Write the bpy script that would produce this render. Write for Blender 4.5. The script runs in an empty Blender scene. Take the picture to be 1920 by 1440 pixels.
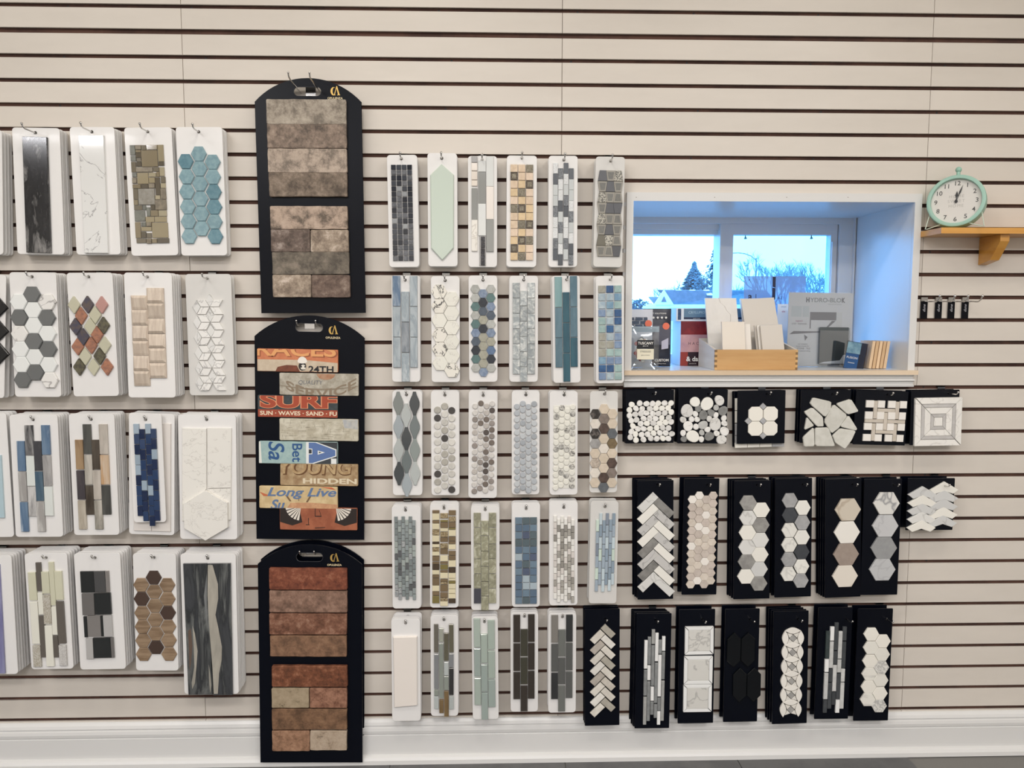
import bpy, bmesh, math, random
from mathutils import Vector, Matrix
from mathutils.geometry import tessellate_polygon

# ------------------------------------------------------------------ camera, world, lights, exposure
SC = bpy.context.scene
COL = SC.collection
ZF = 2.522                       # floor lies this far below the first slot of the slat wall
CAM = (0.98678, -2.57397, ZF - 0.98010)
ROT = ((0.999626, -0.0273290, -0.00099219), (-0.00140035, -0.0873879, 0.996173), (0.0273111, 0.995799, 0.0873935))
FPX = 1442.0
cam = bpy.data.objects.new('camera', bpy.data.cameras.new('camera'))
COL.objects.link(cam)
_r = Vector((ROT[0][0], ROT[0][1], -ROT[0][2])); _u = -Vector((ROT[1][0], ROT[1][1], -ROT[1][2])); _b = -Vector((ROT[2][0], ROT[2][1], -ROT[2][2]))
cam.matrix_world = Matrix(((_r.x, _u.x, _b.x, CAM[0]), (_r.y, _u.y, _b.y, CAM[1]), (_r.z, _u.z, _b.z, CAM[2]), (0, 0, 0, 1)))
cam.data.sensor_width = 36.0
cam.data.sensor_fit = 'HORIZONTAL'
cam.data.lens = 36.0 * FPX / 1920.0
cam.data.clip_end = 600
SC.camera = cam

world = bpy.data.worlds.new('overcast_sky'); SC.world = world; world.use_nodes = True
_bg = world.node_tree.nodes['Background']
_bg.inputs[0].default_value = (0.16, 0.46, 1.0, 1)       # cool overcast daylight under a warm indoor white balance
_bg.inputs[1].default_value = 6.6

def area(name, loc, sx, sy, power, color, rot=(0, 0, 0)):
    l = bpy.data.lights.new(name, 'AREA'); l.shape = 'RECTANGLE'; l.size = sx; l.size_y = sy
    l.energy = power; l.color = color
    o = bpy.data.objects.new(name, l); o.location = loc; o.rotation_euler = rot
    COL.objects.link(o); return o
ROOM = (-4.8768, 4.8768, -7.2, 3.35)      # left, right, front, ceiling
WARM = (1.0, 0.935, 0.84)
for _x, _p in ((-1.1, 11.5), (0.6, 16.0), (2.4, 11.5)):
    area('ceiling_lamp', (_x, -1.40, ROOM[3] - 0.03), 0.60, 0.30, _p, WARM)
for _x in (-1.2, 1.0, 3.2):
    area('ceiling_lamp', (_x, -3.3, ROOM[3] - 0.03), 1.20, 0.60, 42.0, (1.0, 0.972, 0.95))
for _x in (-3.2, -1.1, 1.0, 3.1):
    area('ceiling_lamp', (_x, -5.55, ROOM[3] - 0.03), 1.20, 0.24, 56.0, (1.0, 0.99, 1.02))

SC.view_settings.view_transform = 'Standard'
SC.view_settings.look = 'None'
SC.view_settings.exposure = 0.0
SC.view_settings.gamma = 1.0
SC.view_settings.use_curve_mapping = False
SC.cycles.use_denoising = True
SC.cycles.max_bounces = 8
SC.cycles.transparent_max_bounces = 12
SC.cycles.caustics_reflective = False
SC.cycles.caustics_refractive = False

# ------------------------------------------------------------------ helpers
def PX(px, py, d=0.0):
    """point of the plane parallel to the slat wall, d metres in front of it, seen at a pixel: x, z, distance along the lens axis"""
    a, b = (px - 960) / FPX, (py - 720) / FPX
    vx = ROT[0][0] * a + ROT[1][0] * b + ROT[2][0]
    vy = ROT[0][1] * a + ROT[1][1] * b + ROT[2][1]
    vz = ROT[0][2] * a + ROT[1][2] * b + ROT[2][2]
    t = (-d - CAM[1]) / vy
    return CAM[0] + t * vx, CAM[2] - t * vz, t

def lin(c):
    c = c / 255.0
    return c / 12.92 if c <= 0.04045 else ((c + 0.055) / 1.055) ** 2.4
def rgb(c, k=1.0):
    return (min(1, lin(c[0]) * k), min(1, lin(c[1]) * k), min(1, lin(c[2]) * k), 1)

_mats = {}
def M(base, rough=0.4, var=0.06, kind=None, c2=None, c3=None, scale=60.0, lo=0.45, hi=0.6, stretch=(1, 1, 1), dist=0.0,
      coat=0.0, metal=0.0, bump=0.0, spec=0.5, k=1.0, detail=5, drough=.62):
    key = (base, rough, var, kind, c2, c3, scale, lo, hi, stretch, dist, coat, metal, bump, spec, k, detail, drough)
    if key in _mats: return _mats[key]
    m = bpy.data.materials.new('surface'); m.use_nodes = True
    nt = m.node_tree; N = nt.nodes; L = nt.links
    p = N['Principled BSDF']
    p.inputs['Roughness'].default_value = rough; p.inputs['Metallic'].default_value = metal
    p.inputs['Coat Weight'].default_value = coat; p.inputs['Coat Roughness'].default_value = 0.06
    p.inputs['Specular IOR Level'].default_value = spec
    info = N.new('ShaderNodeObjectInfo')
    col = None
    if kind:
        tc = N.new('ShaderNodeTexCoord'); mp = N.new('ShaderNodeMapping'); mp.vector_type = 'POINT'
        mp.inputs['Scale'].default_value = stretch
        mul = N.new('ShaderNodeVectorMath'); mul.operation = 'SCALE'; mul.inputs[0].default_value = (37.3, 11.7, 23.9)
        L.new(info.outputs['Random'], mul.inputs['Scale'])
        L.new(tc.outputs['Object'], mp.inputs['Vector']); L.new(mul.outputs[0], mp.inputs['Location'])
        nz = N.new('ShaderNodeTexNoise'); nz.inputs['Scale'].default_value = scale; nz.inputs['Detail'].default_value = detail
        nz.inputs['Roughness'].default_value = drough; nz.inputs['Distortion'].default_value = dist
        L.new(mp.outputs[0], nz.inputs['Vector']); fac = nz.outputs[0]
        if kind == 'vein':
            a = N.new('ShaderNodeMath'); a.operation = 'SUBTRACT'; a.inputs[1].default_value = 0.5; L.new(fac, a.inputs[0])
            b = N.new('ShaderNodeMath'); b.operation = 'ABSOLUTE'; L.new(a.outputs[0], b.inputs[0]); fac = b.outputs[0]
        if kind == 'speck':
            vo = N.new('ShaderNodeTexVoronoi'); vo.inputs['Scale'].default_value = scale
            L.new(mp.outputs[0], vo.inputs['Vector'])
            sp = N.new('ShaderNodeSeparateColor'); L.new(vo.outputs['Color'], sp.inputs[0]); fac = sp.outputs[0]
        rp = N.new('ShaderNodeValToRGB'); e = rp.color_ramp.elements
        e[0].position = lo; e[1].position = hi; e[0].color = rgb(base, k); e[1].color = rgb(c2, k)
        if c3:
            x = rp.color_ramp.elements.new(min(0.99, hi + 0.16)); x.color = rgb(c3, k)
        if kind == 'vein': e[0].color = rgb(c2, k); e[1].color = rgb(base, k)
        L.new(fac, rp.inputs[0]); col = rp.outputs[0]
        if bump:
            bm = N.new('ShaderNodeBump'); bm.inputs['Strength'].default_value = bump; bm.inputs['Distance'].default_value = 0.004
            L.new(nz.outputs[0], bm.inputs['Height']); L.new(bm.outputs[0], p.inputs['Normal'])
    if var or col is None:
        hs = N.new('ShaderNodeHueSaturation')
        mr = N.new('ShaderNodeMapRange'); mr.inputs[3].default_value = 1 - var; mr.inputs[4].default_value = 1 + var
        L.new(info.outputs['Random'], mr.inputs[0]); L.new(mr.outputs[0], hs.inputs['Value'])
        if col: L.new(col, hs.inputs['Color'])
        else: hs.inputs['Color'].default_value = rgb(base, k)
        col = hs.outputs[0]
    L.new(col, p.inputs['Base Color'])
    _mats[key] = m
    return m

def clear_mat(name, tint, gloss, rough=0.02):
    m = bpy.data.materials.new(name); m.use_nodes = True
    N = m.node_tree.nodes; L = m.node_tree.links; N.remove(N['Principled BSDF'])
    t = N.new('ShaderNodeBsdfTransparent'); t.inputs[0].default_value = (*tint, 1)
    g = N.new('ShaderNodeBsdfGlossy'); g.inputs['Roughness'].default_value = rough
    x = N.new('ShaderNodeMixShader'); x.inputs[0].default_value = gloss
    L.new(t.outputs[0], x.inputs[1]); L.new(g.outputs[0], x.inputs[2]); L.new(x.outputs[0], N['Material Output'].inputs[0])
    return m
def haze_mat(name, c, amount):
    m = bpy.data.materials.new(name); m.use_nodes = True
    N = m.node_tree.nodes; L = m.node_tree.links; p = N['Principled BSDF']
    p.inputs['Base Color'].default_value = rgb(c); p.inputs['Roughness'].default_value = 0.3
    t = N.new('ShaderNodeBsdfTransparent'); x = N.new('ShaderNodeMixShader'); x.inputs[0].default_value = amount
    L.new(t.outputs[0], x.inputs[1]); L.new(p.outputs[0], x.inputs[2]); L.new(x.outputs[0], N['Material Output'].inputs[0])
    return m

WORDS = []
def prop(o, label=None, cat=None, group=None, kind=None):
    if label: o['label'] = label
    if cat: o['category'] = cat
    if group: o['group'] = group
    if kind: o['kind'] = kind
    return o
def empty(name, loc=(0, 0, 0), rot=(0, 0, 0), parent=None):
    o = bpy.data.objects.new(name, None); o.empty_display_size = 0.02
    o.location = loc; o.rotation_euler = rot; o.parent = parent; COL.objects.link(o); return o
def link(name, me, mat=None, parent=None, loc=(0, 0, 0), rot=(0, 0, 0)):
    if not len(me.materials): me.materials.append(None)
    o = bpy.data.objects.new(name, me); o.parent = parent; o.location = loc; o.rotation_euler = rot
    COL.objects.link(o)
    if mat:
        o.material_slots[0].link = 'OBJECT'; o.material_slots[0].material = mat
    return o
def mesh(verts, faces, smooth=False):
    me = bpy.data.meshes.new('shape'); me.from_pydata(verts, [], faces); me.update()
    if smooth:
        me.polygons.foreach_set('use_smooth', [True] * len(me.polygons)); me.set_sharp_from_angle(angle=math.radians(38))
    return me
class MB:
    """collects boxes, tubes and polygons for ONE mesh"""
    def __init__(s): s.v = []; s.f = []
    def add(s, v, f):
        n = len(s.v); s.v += [tuple(x) for x in v]; s.f += [tuple(i + n for i in q) for q in f]; return s
    def box(s, x0, x1, y0, y1, z0, z1):
        return s.add([(x0, y0, z0), (x1, y0, z0), (x1, y1, z0), (x0, y1, z0), (x0, y0, z1), (x1, y0, z1), (x1, y1, z1), (x0, y1, z1)],
                     [(0, 3, 2, 1), (4, 5, 6, 7), (0, 1, 5, 4), (1, 2, 6, 5), (2, 3, 7, 6), (3, 0, 4, 7)])
    def hexa(s, q0, q1):
        """solid between two quads"""
        return s.add(list(q0) + list(q1), [(3, 2, 1, 0), (4, 5, 6, 7), (0, 1, 5, 4), (1, 2, 6, 5), (2, 3, 7, 6), (3, 0, 4, 7)])
    def tube(s, pts, r, n=8, caps=True):
        pts = [Vector(p) for p in pts]; rr = r if isinstance(r, (list, tuple)) else [r] * len(pts)
        rings = []; prev = None
        for i, p in enumerate(pts):
            d = (pts[min(i + 1, len(pts) - 1)] - pts[max(i - 1, 0)]).normalized()
            if prev is None:
                a = Vector((0, 0, 1)) if abs(d.z) < 0.9 else Vector((1, 0, 0))
                prev = d.cross(a).normalized()
            x = (prev - d * prev.dot(d)).normalized(); prev = x; y = d.cross(x)
            rings.append([p + (x * math.cos(t) + y * math.sin(t)) * rr[i] for t in [2 * math.pi * k / n for k in range(n)]])
        v = [q for g in rings for q in g]; f = []
        for i in range(len(pts) - 1):
            for k in range(n):
                a, b = i * n + k, i * n + (k + 1) % n; f.append((a, b, b + n, a + n))
        if caps: f += [tuple(range(n))[::-1], tuple(range((len(pts) - 1) * n, len(pts) * n))]
        return s.add(v, f)
    def ball(s, c, r, n=8, m=6):
        c = Vector(c); v = [c + Vector((0, 0, r))]; f = []
        for i in range(1, m):
            for k in range(n):
                a, b = math.pi * i / m, 2 * math.pi * k / n
                v.append(c + Vector((math.sin(a) * math.cos(b), math.sin(a) * math.sin(b), math.cos(a))) * r)
        v.append(c - Vector((0, 0, r))); e = len(v) - 1
        for k in range(n):
            f.append((0, 1 + k, 1 + (k + 1) % n)); f.append((e, 1 + (m - 2) * n + (k + 1) % n, 1 + (m - 2) * n + k))
        for i in range(m - 2):
            for k in range(n):
                a, b = 1 + i * n + k, 1 + i * n + (k + 1) % n; f.append((a, a + n, b + n, b))
        return s.add(v, f)
    def lathe(s, prof, n=32, axis='y'):
        v = []; f = []
        for (r, h) in prof:
            for k in range(n):
                t = 2 * math.pi * k / n
                v.append((r * math.cos(t), h, r * math.sin(t)) if axis == 'y' else (r * math.cos(t), r * math.sin(t), h))
        for i in range(len(prof) - 1):
            for k in range(n):
                a, b = i * n + k, i * n + (k + 1) % n; f.append((a, b, b + n, a + n))
        return s.add(v, f)
    def me(s, smooth=False): return mesh(s.v, s.f, smooth)
    def build(s, name, mat, parent=None, loc=(0, 0, 0), rot=(0, 0, 0), smooth=False):
        return link(name, s.me(smooth), mat, parent, loc, rot)

def ccw(p):
    a = sum(p[i][0] * p[(i + 1) % len(p)][1] - p[(i + 1) % len(p)][0] * p[i][1] for i in range(len(p)))
    return list(p) if a > 0 else list(p)[::-1]
def inset(p, d):
    q = []; n = len(p)
    for i in range(n):
        a, b, c = p[i - 1], p[i], p[(i + 1) % n]
        e1 = Vector((b[0] - a[0], b[1] - a[1])); e2 = Vector((c[0] - b[0], c[1] - b[1]))
        if e1.length < 1e-9 or e2.length < 1e-9: q.append(b); continue
        n1 = Vector((-e1.y, e1.x)).normalized(); n2 = Vector((-e2.y, e2.x)).normalized()
        w = (n1 + n2) / max(0.35, 1 + n1.dot(n2)); q.append((b[0] + w.x * d, b[1] + w.y * d))
    return q
_pc = {}
def prism(pts, th, bev=0.0008, back=False, cache=True):
    """a piece with the outline pts (x, z), its back on y = 0 and its bevelled face at y = -th"""
    pts = ccw(pts); key = (tuple((round(a, 5), round(b, 5)) for a, b in pts), round(th, 5), bev, back)
    if cache and key in _pc: return _pc[key]
    n = len(pts); ins = inset(pts, bev)
    v = [(x, 0, z) for x, z in pts] + [(x, -th + bev, z) for x, z in pts] + [(x, -th, z) for x, z in ins]
    f = []
    for i in range(n):
        j = (i + 1) % n
        f += [(i, j, n + j, n + i), (n + i, n + j, 2 * n + j, 2 * n + i)]
    f.append(tuple(range(2 * n, 3 * n)))
    if back: f.append(tuple(range(n))[::-1])
    me = mesh(v, f); _pc[key] = me; return me
def holed(outer, holes, y0, y1, bev=0.0007):
    """flat panel from y0 (front) to y1 with real holes"""
    outer = ccw(outer); holes = [ccw(h) for h in holes]
    loops = [outer] + holes; v = []; f = []; flat = []
    fr = [inset(outer, bev)] + holes
    starts = []
    for li, lp in enumerate(loops):
        n = len(lp); s = len(v); starts.append(s)
        v += [(x, y0, z) for x, z in fr[li]]
        v += [(x, y0 + bev if li == 0 else y0, z) for x, z in lp]
        v += [(x, y1, z) for x, z in lp]
        for i in range(n):
            j = (i + 1) % n
            for r in (0, 1):
                q = (s + r * n + j, s + r * n + i, s + (r + 1) * n + i, s + (r + 1) * n + j)
                f.append(q if li == 0 else q[::-1])
    idx = [s + i for s, lp in zip(starts, loops) for i in range(len(lp))]
    bidx = [s + 2 * len(lp) + i for s, lp in zip(starts, loops) for i in range(len(lp))]
    allp = [Vector((x, z, 0)) for lp in fr for x, z in lp]
    for t in tessellate_polygon([[Vector((x, z, 0)) for x, z in lp] for lp in fr]):
        a, b, c = [allp[i] for i in t]
        if (b - a).cross(c - a).z < 0: t = (t[0], t[2], t[1])
        f.append(tuple(idx[i] for i in t)); f.append(tuple(bidx[i] for i in t)[::-1])
    return mesh(v, f)
def rrect(w, h, r, n=4, cx=0, cz=0):
    p = []
    for sx, sz, a0 in ((1, -1, -90), (1, 1, 0), (-1, 1, 90), (-1, -1, 180)):
        for k in range(n + 1):
            a = math.radians(a0 + 90 * k / n)
            p.append((cx + sx * (w / 2 - r) + r * math.cos(a), cz + sz * (h / 2 - r) + r * math.sin(a)))
    return p
def circ(r, n=12, cx=0, cz=0, rz=None):
    return [(cx + r * math.cos(2 * math.pi * k / n), cz + (rz or r) * math.sin(2 * math.pi * k / n)) for k in range(n)]
def rect(w, h): return [(-w / 2, -h / 2), (w / 2, -h / 2), (w / 2, h / 2), (-w / 2, h / 2)]
def hexa(w, h): return [(-w / 2, 0), (-w / 4, -h / 2), (w / 4, -h / 2), (w / 2, 0), (w / 4, h / 2), (-w / 4, h / 2)]

def clip(bm, x0, x1, y0, y1):
    for co, no in (((x0, 0, 0), (-1, 0, 0)), ((x1, 0, 0), (1, 0, 0)), ((0, y0, 0), (0, -1, 0)), ((0, y1, 0), (0, 1, 0))):
        bmesh.ops.bisect_plane(bm, geom=bm.verts[:] + bm.edges[:] + bm.faces[:], plane_co=co, plane_no=no, clear_outer=True)
def text(s, size, mat, parent, x, z, y=-0.0004, align='CENTER', box=None, squash=1.0, turn=0.0, name='lettering', bold=0.0, shear=0.0, space=1.0, arch=0.0, fit=None):
    """flat printed lettering facing the room: centre baseline at x, z of its parent; box clips it (x0, x1, z0, z1)"""
    cu = bpy.data.curves.new('lettering', 'FONT'); cu.body = s; cu.size = size; cu.align_x = align; cu.align_y = 'CENTER'
    cu.offset = bold; cu.shear = shear; cu.resolution_u = 3 if size < .02 else 6; cu.space_character = space
    o = bpy.data.objects.new('tmp', cu)
    me = bpy.data.meshes.new_from_object(o)
    bpy.data.objects.remove(o); bpy.data.curves.remove(cu)
    bm = bmesh.new(); bm.from_mesh(me)
    if fit and bm.verts:
        lo_, hi_ = min(v.co.x for v in bm.verts), max(v.co.x for v in bm.verts)
        for v in bm.verts: v.co.x = fit[0] - x + (v.co.x - lo_) / (hi_ - lo_) * (fit[1] - fit[0])
    ct, st = math.cos(turn), math.sin(turn)
    for v in bm.verts:
        a, b = v.co.x * squash, v.co.y
        b += arch * a * a
        v.co = Vector((x + a * ct - b * st, z + a * st + b * ct, 0))
    if box: clip(bm, *box)
    lift = {}; left = set(bm.verts); k_ = 0            # neighbouring glyphs lie a hair apart so that overlaps stay clean
    while left:
        st_ = [left.pop()]; 
        while st_:
            v = st_.pop(); lift[v] = k_ % 3
            for e in v.link_edges:
                w_ = e.other_vert(v)
                if w_ in left: left.discard(w_); st_.append(w_)
        k_ += 1
    for v in bm.verts: v.co = Vector((v.co.x, y - lift[v] * 2.5e-5, v.co.y))
    bm.to_mesh(me); bm.free()
    me.materials.clear()
    return link(name, me, mat, parent)
def flat(parent, name, polys, mat, y=-0.0003, box=None):
    """flat print: polygons (x, z) of one colour, as one part"""
    bm = bmesh.new()
    for i, p in enumerate(polys):
        bm.faces.new([bm.verts.new((a, b, (i % 6) * 1.2e-5)) for a, b in ccw(p)])
    if box: clip(bm, *box)
    for v in bm.verts: v.co = Vector((v.co.x, y - v.co.z, v.co.y))
    me = bpy.data.meshes.new('print'); bm.to_mesh(me); bm.free()
    return link(name, me, mat, parent)

# shared surfaces
PAINT = M((215, 207, 197), rough=0.42, var=0.02, kind='mix', c2=(210, 202, 192), scale=3.0, lo=0.35, hi=0.65, stretch=(1, 1, 4))
WHITE = M((226, 225, 222), rough=0.35, var=0.0)
TRIMW = M((218, 217, 215), rough=0.3, var=0.0)
MDF = M((92, 62, 50), rough=0.8, var=0.1, kind='mix', c2=(66, 42, 34), scale=6, lo=0.4, hi=0.6)
BOARD = M((229, 227, 225), rough=0.33, var=0.02, coat=0.15)
BOARDG = M((214, 212, 208), rough=0.35, var=0.02)
NAVY = M((5, 8, 18), rough=0.28, var=0.0, spec=0.16)
CHROME = M((205, 203, 200), rough=0.18, var=0.0, metal=1.0)
DULL = M((150, 147, 143), rough=0.35, var=0.0, metal=1.0)
INK = M((28, 28, 32), rough=0.5, var=0.0)
GOLD = M((205, 170, 95), rough=0.35, var=0.0, metal=0.55)
PALEGOLD = M((222, 205, 165), rough=0.4, var=0.0)

# ------------------------------------------------------------------ the room
XL, XR, YF, ZC = ROOM
def structure(o): o['kind'] = 'structure'; return o
OX0, OZ1, _ = PX(1187, 379); OX1, OZ0, _ = PX(1708, 690)
OX0, OX1 = 1.457, 2.3975; OZ0 = ZF - 1.1605; OZ1 = ZF - 0.6005
CX0, CX1, CZ1, CZ0 = OX0 - 0.0225, OX1 + 0.0235, OZ1 + 0.028, OZ0 - 0.055     # outer edge of the window casing
wall = structure(empty('wall_back'))
bk = MB()
for a, b, c, d in ((XL, OX0 - .006, 0, ZC), (OX1 + .006, XR, 0, ZC), (OX0 - .006, OX1 + .006, 0, OZ0 - .006), (OX0 - .006, OX1 + .006, OZ1 + .006, ZC)):
    bk.box(a, b, 0.011, 0.06, c, d)
bk.build('backing_board', MDF, wall)
slotZ = {}
for i in range(-11, 32):
    z = ZF - 0.0762 * i
    if i <= 0: z += 0.0035
    if i == 1: z += 0.002
    slotZ[i] = z
def slot_half(i): return 0.0082 if i == 1 else 0.0061
rnd = random.Random(3)
seams = [XL + 1.2192 * k for k in range(9)]
side_slats = MB()
slatcache = {}
def slat(x0, x1, z0, z1, hole=None):
    if x1 - x0 < 0.004 or z1 - z0 < 0.004: return
    g = 0.0007
    w, h = x1 - x0 - 2 * g, z1 - z0
    if x1 < -1.0 or x0 > 3.5:
        side_slats.box(x0 + g, x1 - g, 0, 0.0075, z0, z1); return
    pts = rect(round(w, 5), round(h, 5))
    if hole:                                             # notched round the window opening
        cx, cz = (x0 + x1) / 2, (z0 + z1) / 2; a, c = hole[0] - cx, hole[1] - cx; t = hole[2] - cz
        pts = [pts[0], (a, pts[0][1]), (a, t), (c, t), (c, pts[0][1])] + pts[1:] if hole[3] else pts[:3] + [(c, pts[2][1]), (c, t), (a, t), (a, pts[2][1])] + pts[3:]
    me = prism(pts, 0.0075, 0.0007, back=True)
    link('slat', me, PAINT, wall, ((x0 + x1) / 2, 0.0075 + rnd.uniform(-0.0002, 0.0002), (z0 + z1) / 2))
for i in range(-11, 32):
    zt = slotZ[i] - slot_half(i); zb = slotZ[i + 1] + slot_half(i + 1) if i < 31 else 0.02
    if i == -11: zt = slotZ[i] - 0.002
    if zt > ZC: continue
    for a, b in zip(seams[:-1], seams[1:]):
        if b <= OX0 - .008 or a >= OX1 + .008 or zb >= OZ1 + .008 or zt <= OZ0 - .008:
            slat(a, b, zb, zt); continue
        if a < OX0 and b > OX1 and (zt > OZ1 + .012 or zb < OZ0 - .012):
            top = zt > OZ1 + .012; slat(a, b, zb, zt, (OX0 - .008, OX1 + .008, OZ1 + .008 if top else OZ0 - .008, top)); continue
        if a < OX0: slat(a, OX0 - .008, zb, zt)
        if b > OX1: slat(OX1 + .008, b, zb, zt)
        m0, m1 = max(a, OX0 - .008), min(b, OX1 + .008)
        slat(m0, m1, max(zb, OZ1 + .008), zt); slat(m0, m1, zb, min(zt, OZ0 - .008))
side_slats.build('slats', PAINT, wall)['kind'] = 'stuff'
# screws sunk in the slots
sc_me = MB().lathe([(0.0001, -0.001), (0.0032, -0.0005), (0.0035, 0.0)], 8).me()
for i in range(0, 31, 2):
    for k, sx in enumerate(seams[1:-1]):
        for dx in (0.03, 0.41, 0.82):
            x = sx + dx + 0.02 * ((i * 7 + k) % 3)
            if OX0 - 0.03 < x < OX1 + 0.03 and OZ0 < slotZ[i] < OZ1: continue
            if -0.75 < x < 2.95: link('screw', sc_me, INK, wall, (x, 0.011, slotZ[i]))

fl = structure(empty('floor'))
MB().box(XL, XR, YF, 0.06, -0.05, -0.004).build('screed', M((120, 118, 114), rough=0.8), fl)
FT = M((92, 92, 92), rough=0.38, var=0.05, kind='mix', c2=(80, 80, 81), scale=9, lo=0.4, hi=0.6)
fme = MB().box(-0.3005, 0.3005, -0.3005, 0.3005, -0.004, 0.0).me()
for a in range(12):
    for b in range(12):
        link('floor_tile', fme, FT, fl, (XL + 0.33 + 0.604 * a + 0.05, -0.31 - 0.604 * b, 0))
structure(MB().box(XL, XR, YF, 0.06, ZC, ZC + 0.05).build('ceiling', M((235, 233, 228), rough=0.9, var=0)))
SIDE = M((226, 222, 214), rough=0.7, var=0)
structure(MB().box(XL - 0.06, XL, YF, 0.06, 0, ZC).build('wall_left', SIDE))
structure(MB().box(XR, XR + 0.06, YF, 0.06, 0, ZC).build('wall_right', SIDE))
structure(MB().box(XL, XR, YF - 0.06, YF, 0, ZC).build('wall_front', SIDE))

# baseboard: tall board with a stepped cap and a shoe moulding
prof = [(0.0, 0.150), (0.004, 0.148), (0.010, 0.140), (0.013, 0.131), (0.013, 0.1285), (0.009, 0.1275), (0.009, 0.126), (0.016, 0.122), (0.018, 0.112),
        (0.017, 0.102), (0.0135, 0.0985), (0.0135, 0.097), (0.016, 0.0955), (0.0165, 0.0270), (0.0225, 0.026), (0.0290, 0.022), (0.0335, 0.014), (0.035, 0.0), (0.0, 0.0)]
structure(mesh_o := link('baseboard_back', mesh(
    [(XL, -d, z) for d, z in prof] + [(XR, -d, z) for d, z in prof],
    [(j, i, i + len(prof), j + len(prof)) for i, j in [(k, (k + 1) % len(prof)) for k in range(len(prof))]]), TRIMW))

# ------------------------------------------------------------------ the window
win = structure(empty('window_1', (OX0, 0, OZ0)))
def wpart(name, b, mat=TRIMW): return b.build(name, mat, win, (-OX0, 0, -OZ0))
YD = 0.40
wpart('reveal', MB().box(OX1, OX1 + 0.03, 0.0005, YD + 0.12, OZ0 - 0.04, OZ1 + 0.03))
wpart('reveal', MB().box(OX0 - 0.03, OX0, 0.0005, YD + 0.12, OZ0 - 0.04, OZ1 + 0.03))
wpart('reveal', MB().box(OX0 - 0.005, OX1 + 0.005, 0.0005, YD + 0.12, OZ1, OZ1 + 0.03))
wpart('casing', MB().box(CX0, CX1, -0.012, -0.0005, OZ1, CZ1))
wpart('casing', MB().box(CX0, OX0, -0.012, -0.0005, OZ0, OZ1))
wpart('casing', MB().box(OX1, CX1, -0.012, -0.0005, OZ0, OZ1))
SILLW = M((226, 205, 178), rough=0.4, var=0, kind='mix', c2=(214, 190, 160), scale=14, lo=0.4, hi=0.65, stretch=(0.15, 1, 1))
wpart('sill', MB().box(OX0 - .01, OX1 + .01, -0.001, YD + 0.1, OZ0 - 0.02, OZ0))
wpart('sill_nosing', MB().box(CX0 - 0.003, CX1 + 0.004, -0.030, 0.0, OZ0 - 0.014, OZ0 + 0.0005), SILLW)
pr = [(0.020, -0.014), (0.012, -0.022), (0.012, -0.026), (0.024, -0.029), (0.025, -0.034), (0.016, -0.039), (0.014, -0.047), (0.021, -0.050), (0.020, -0.055), (0.0, -0.057), (0.0, -0.014)]
n_ = len(pr)
link('sill_moulding', mesh([(CX0 - 0.002, -d, OZ0 + z) for d, z in pr] + [(CX1 - 0.004, -d, OZ0 + z) for d, z in pr],
     [(j, i, i + n_, j + n_) for i, j in [(k, (k + 1) % n_) for k in range(n_)]] + [tuple(range(n_)), tuple(range(n_, 2 * n_))[::-1]]), TRIMW, win, (-OX0, 0, -OZ0))
def wx(px, y=YD): return PX(px, 500, -y)[0]
def wz(py, y=YD, px=1400): return PX(px, py, -y)[1]
ZB = OZ0
# head of the frame, stepping back towards the glass
wpart('head', MB().box(OX0, OX1, YD, YD + 0.11, wz(413), OZ1))
wpart('head', MB().box(OX0, OX1, YD + 0.004, YD + 0.11, wz(419), wz(413)))
wpart('head_bead', MB().box(OX0, OX1, YD - 0.010, YD, wz(407), wz(403)))
wpart('jamb', MB().box(wx(1573), OX1, YD + 0.004, YD + 0.11, ZB, wz(419)))
wpart('jamb_bead', MB().box(wx(1598), wx(1601), YD - 0.008, YD + 0.004, ZB, wz(407)))
# fixed left light, set further back
wpart('rail', MB().box(OX0, wx(1352), YD + 0.030, YD + 0.11, wz(431, YD + 0.03), wz(419)))
wpart('rail', MB().box(OX0, wx(1352), YD + 0.045, YD + 0.11, wz(440, YD + 0.045), wz(431, YD + 0.03)))
wpart('latch', MB().box(wx(1294, YD + .04), wx(1308, YD + .04), YD + 0.034, YD + 0.045, wz(430.5, YD + 0.04), wz(427, YD + 0.04)))
# sliding right sash
wpart('stile', MB().box(wx(1351), wx(1357.5), YD + 0.012, YD + 0.10, ZB, wz(418)))
wpart('stile', MB().box(wx(1357.5), wx(1376.5), YD + 0.018, YD + 0.06, ZB, wz(418)))
wpart('rail', MB().box(wx(1376.5), wx(1572), YD + 0.018, YD + 0.06, wz(440, YD + 0.018), wz(418)))
wpart('stile', MB().box(wx(1556, YD + 0.018), wx(1572), YD + 0.018, YD + 0.06, ZB, wz(440, YD + 0.018)))
wpart('pull', MB().box(wx(1561), wx(1563.5), YD + 0.010, YD + 0.018, ZB + 0.09, wz(452)))
wpart('rail', MB().box(OX0, wx(1572), YD + 0.018, YD + 0.10, ZB, ZB + 0.035))
GLASS = clear_mat('window_glass', (1.0, 1.0, 1.0), 0.03)
wpart('pane', MB().box(OX0, wx(1352), YD + 0.080, YD + 0.084, ZB, wz(438, YD + 0.08)), GLASS)
wpart('pane', MB().box(wx(1374), wx(1560), YD + 0.040, YD + 0.044, ZB, wz(438, YD + 0.04)), clear_mat('window_glass', (0.84, 0.97, 1.0), 0.03))
for px in (1399, 1523):
    x, z, _ = PX(px, 441, -(YD + 0.03))
    wpart('suction_hook', MB().tube([(x, YD + 0.038, z), (x, YD + 0.038, z - 0.006), (x, YD + 0.036, z - 0.013)], [0.0015, 0.003, 0.006], 8), M((120, 140, 130), rough=0.3))
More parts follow.
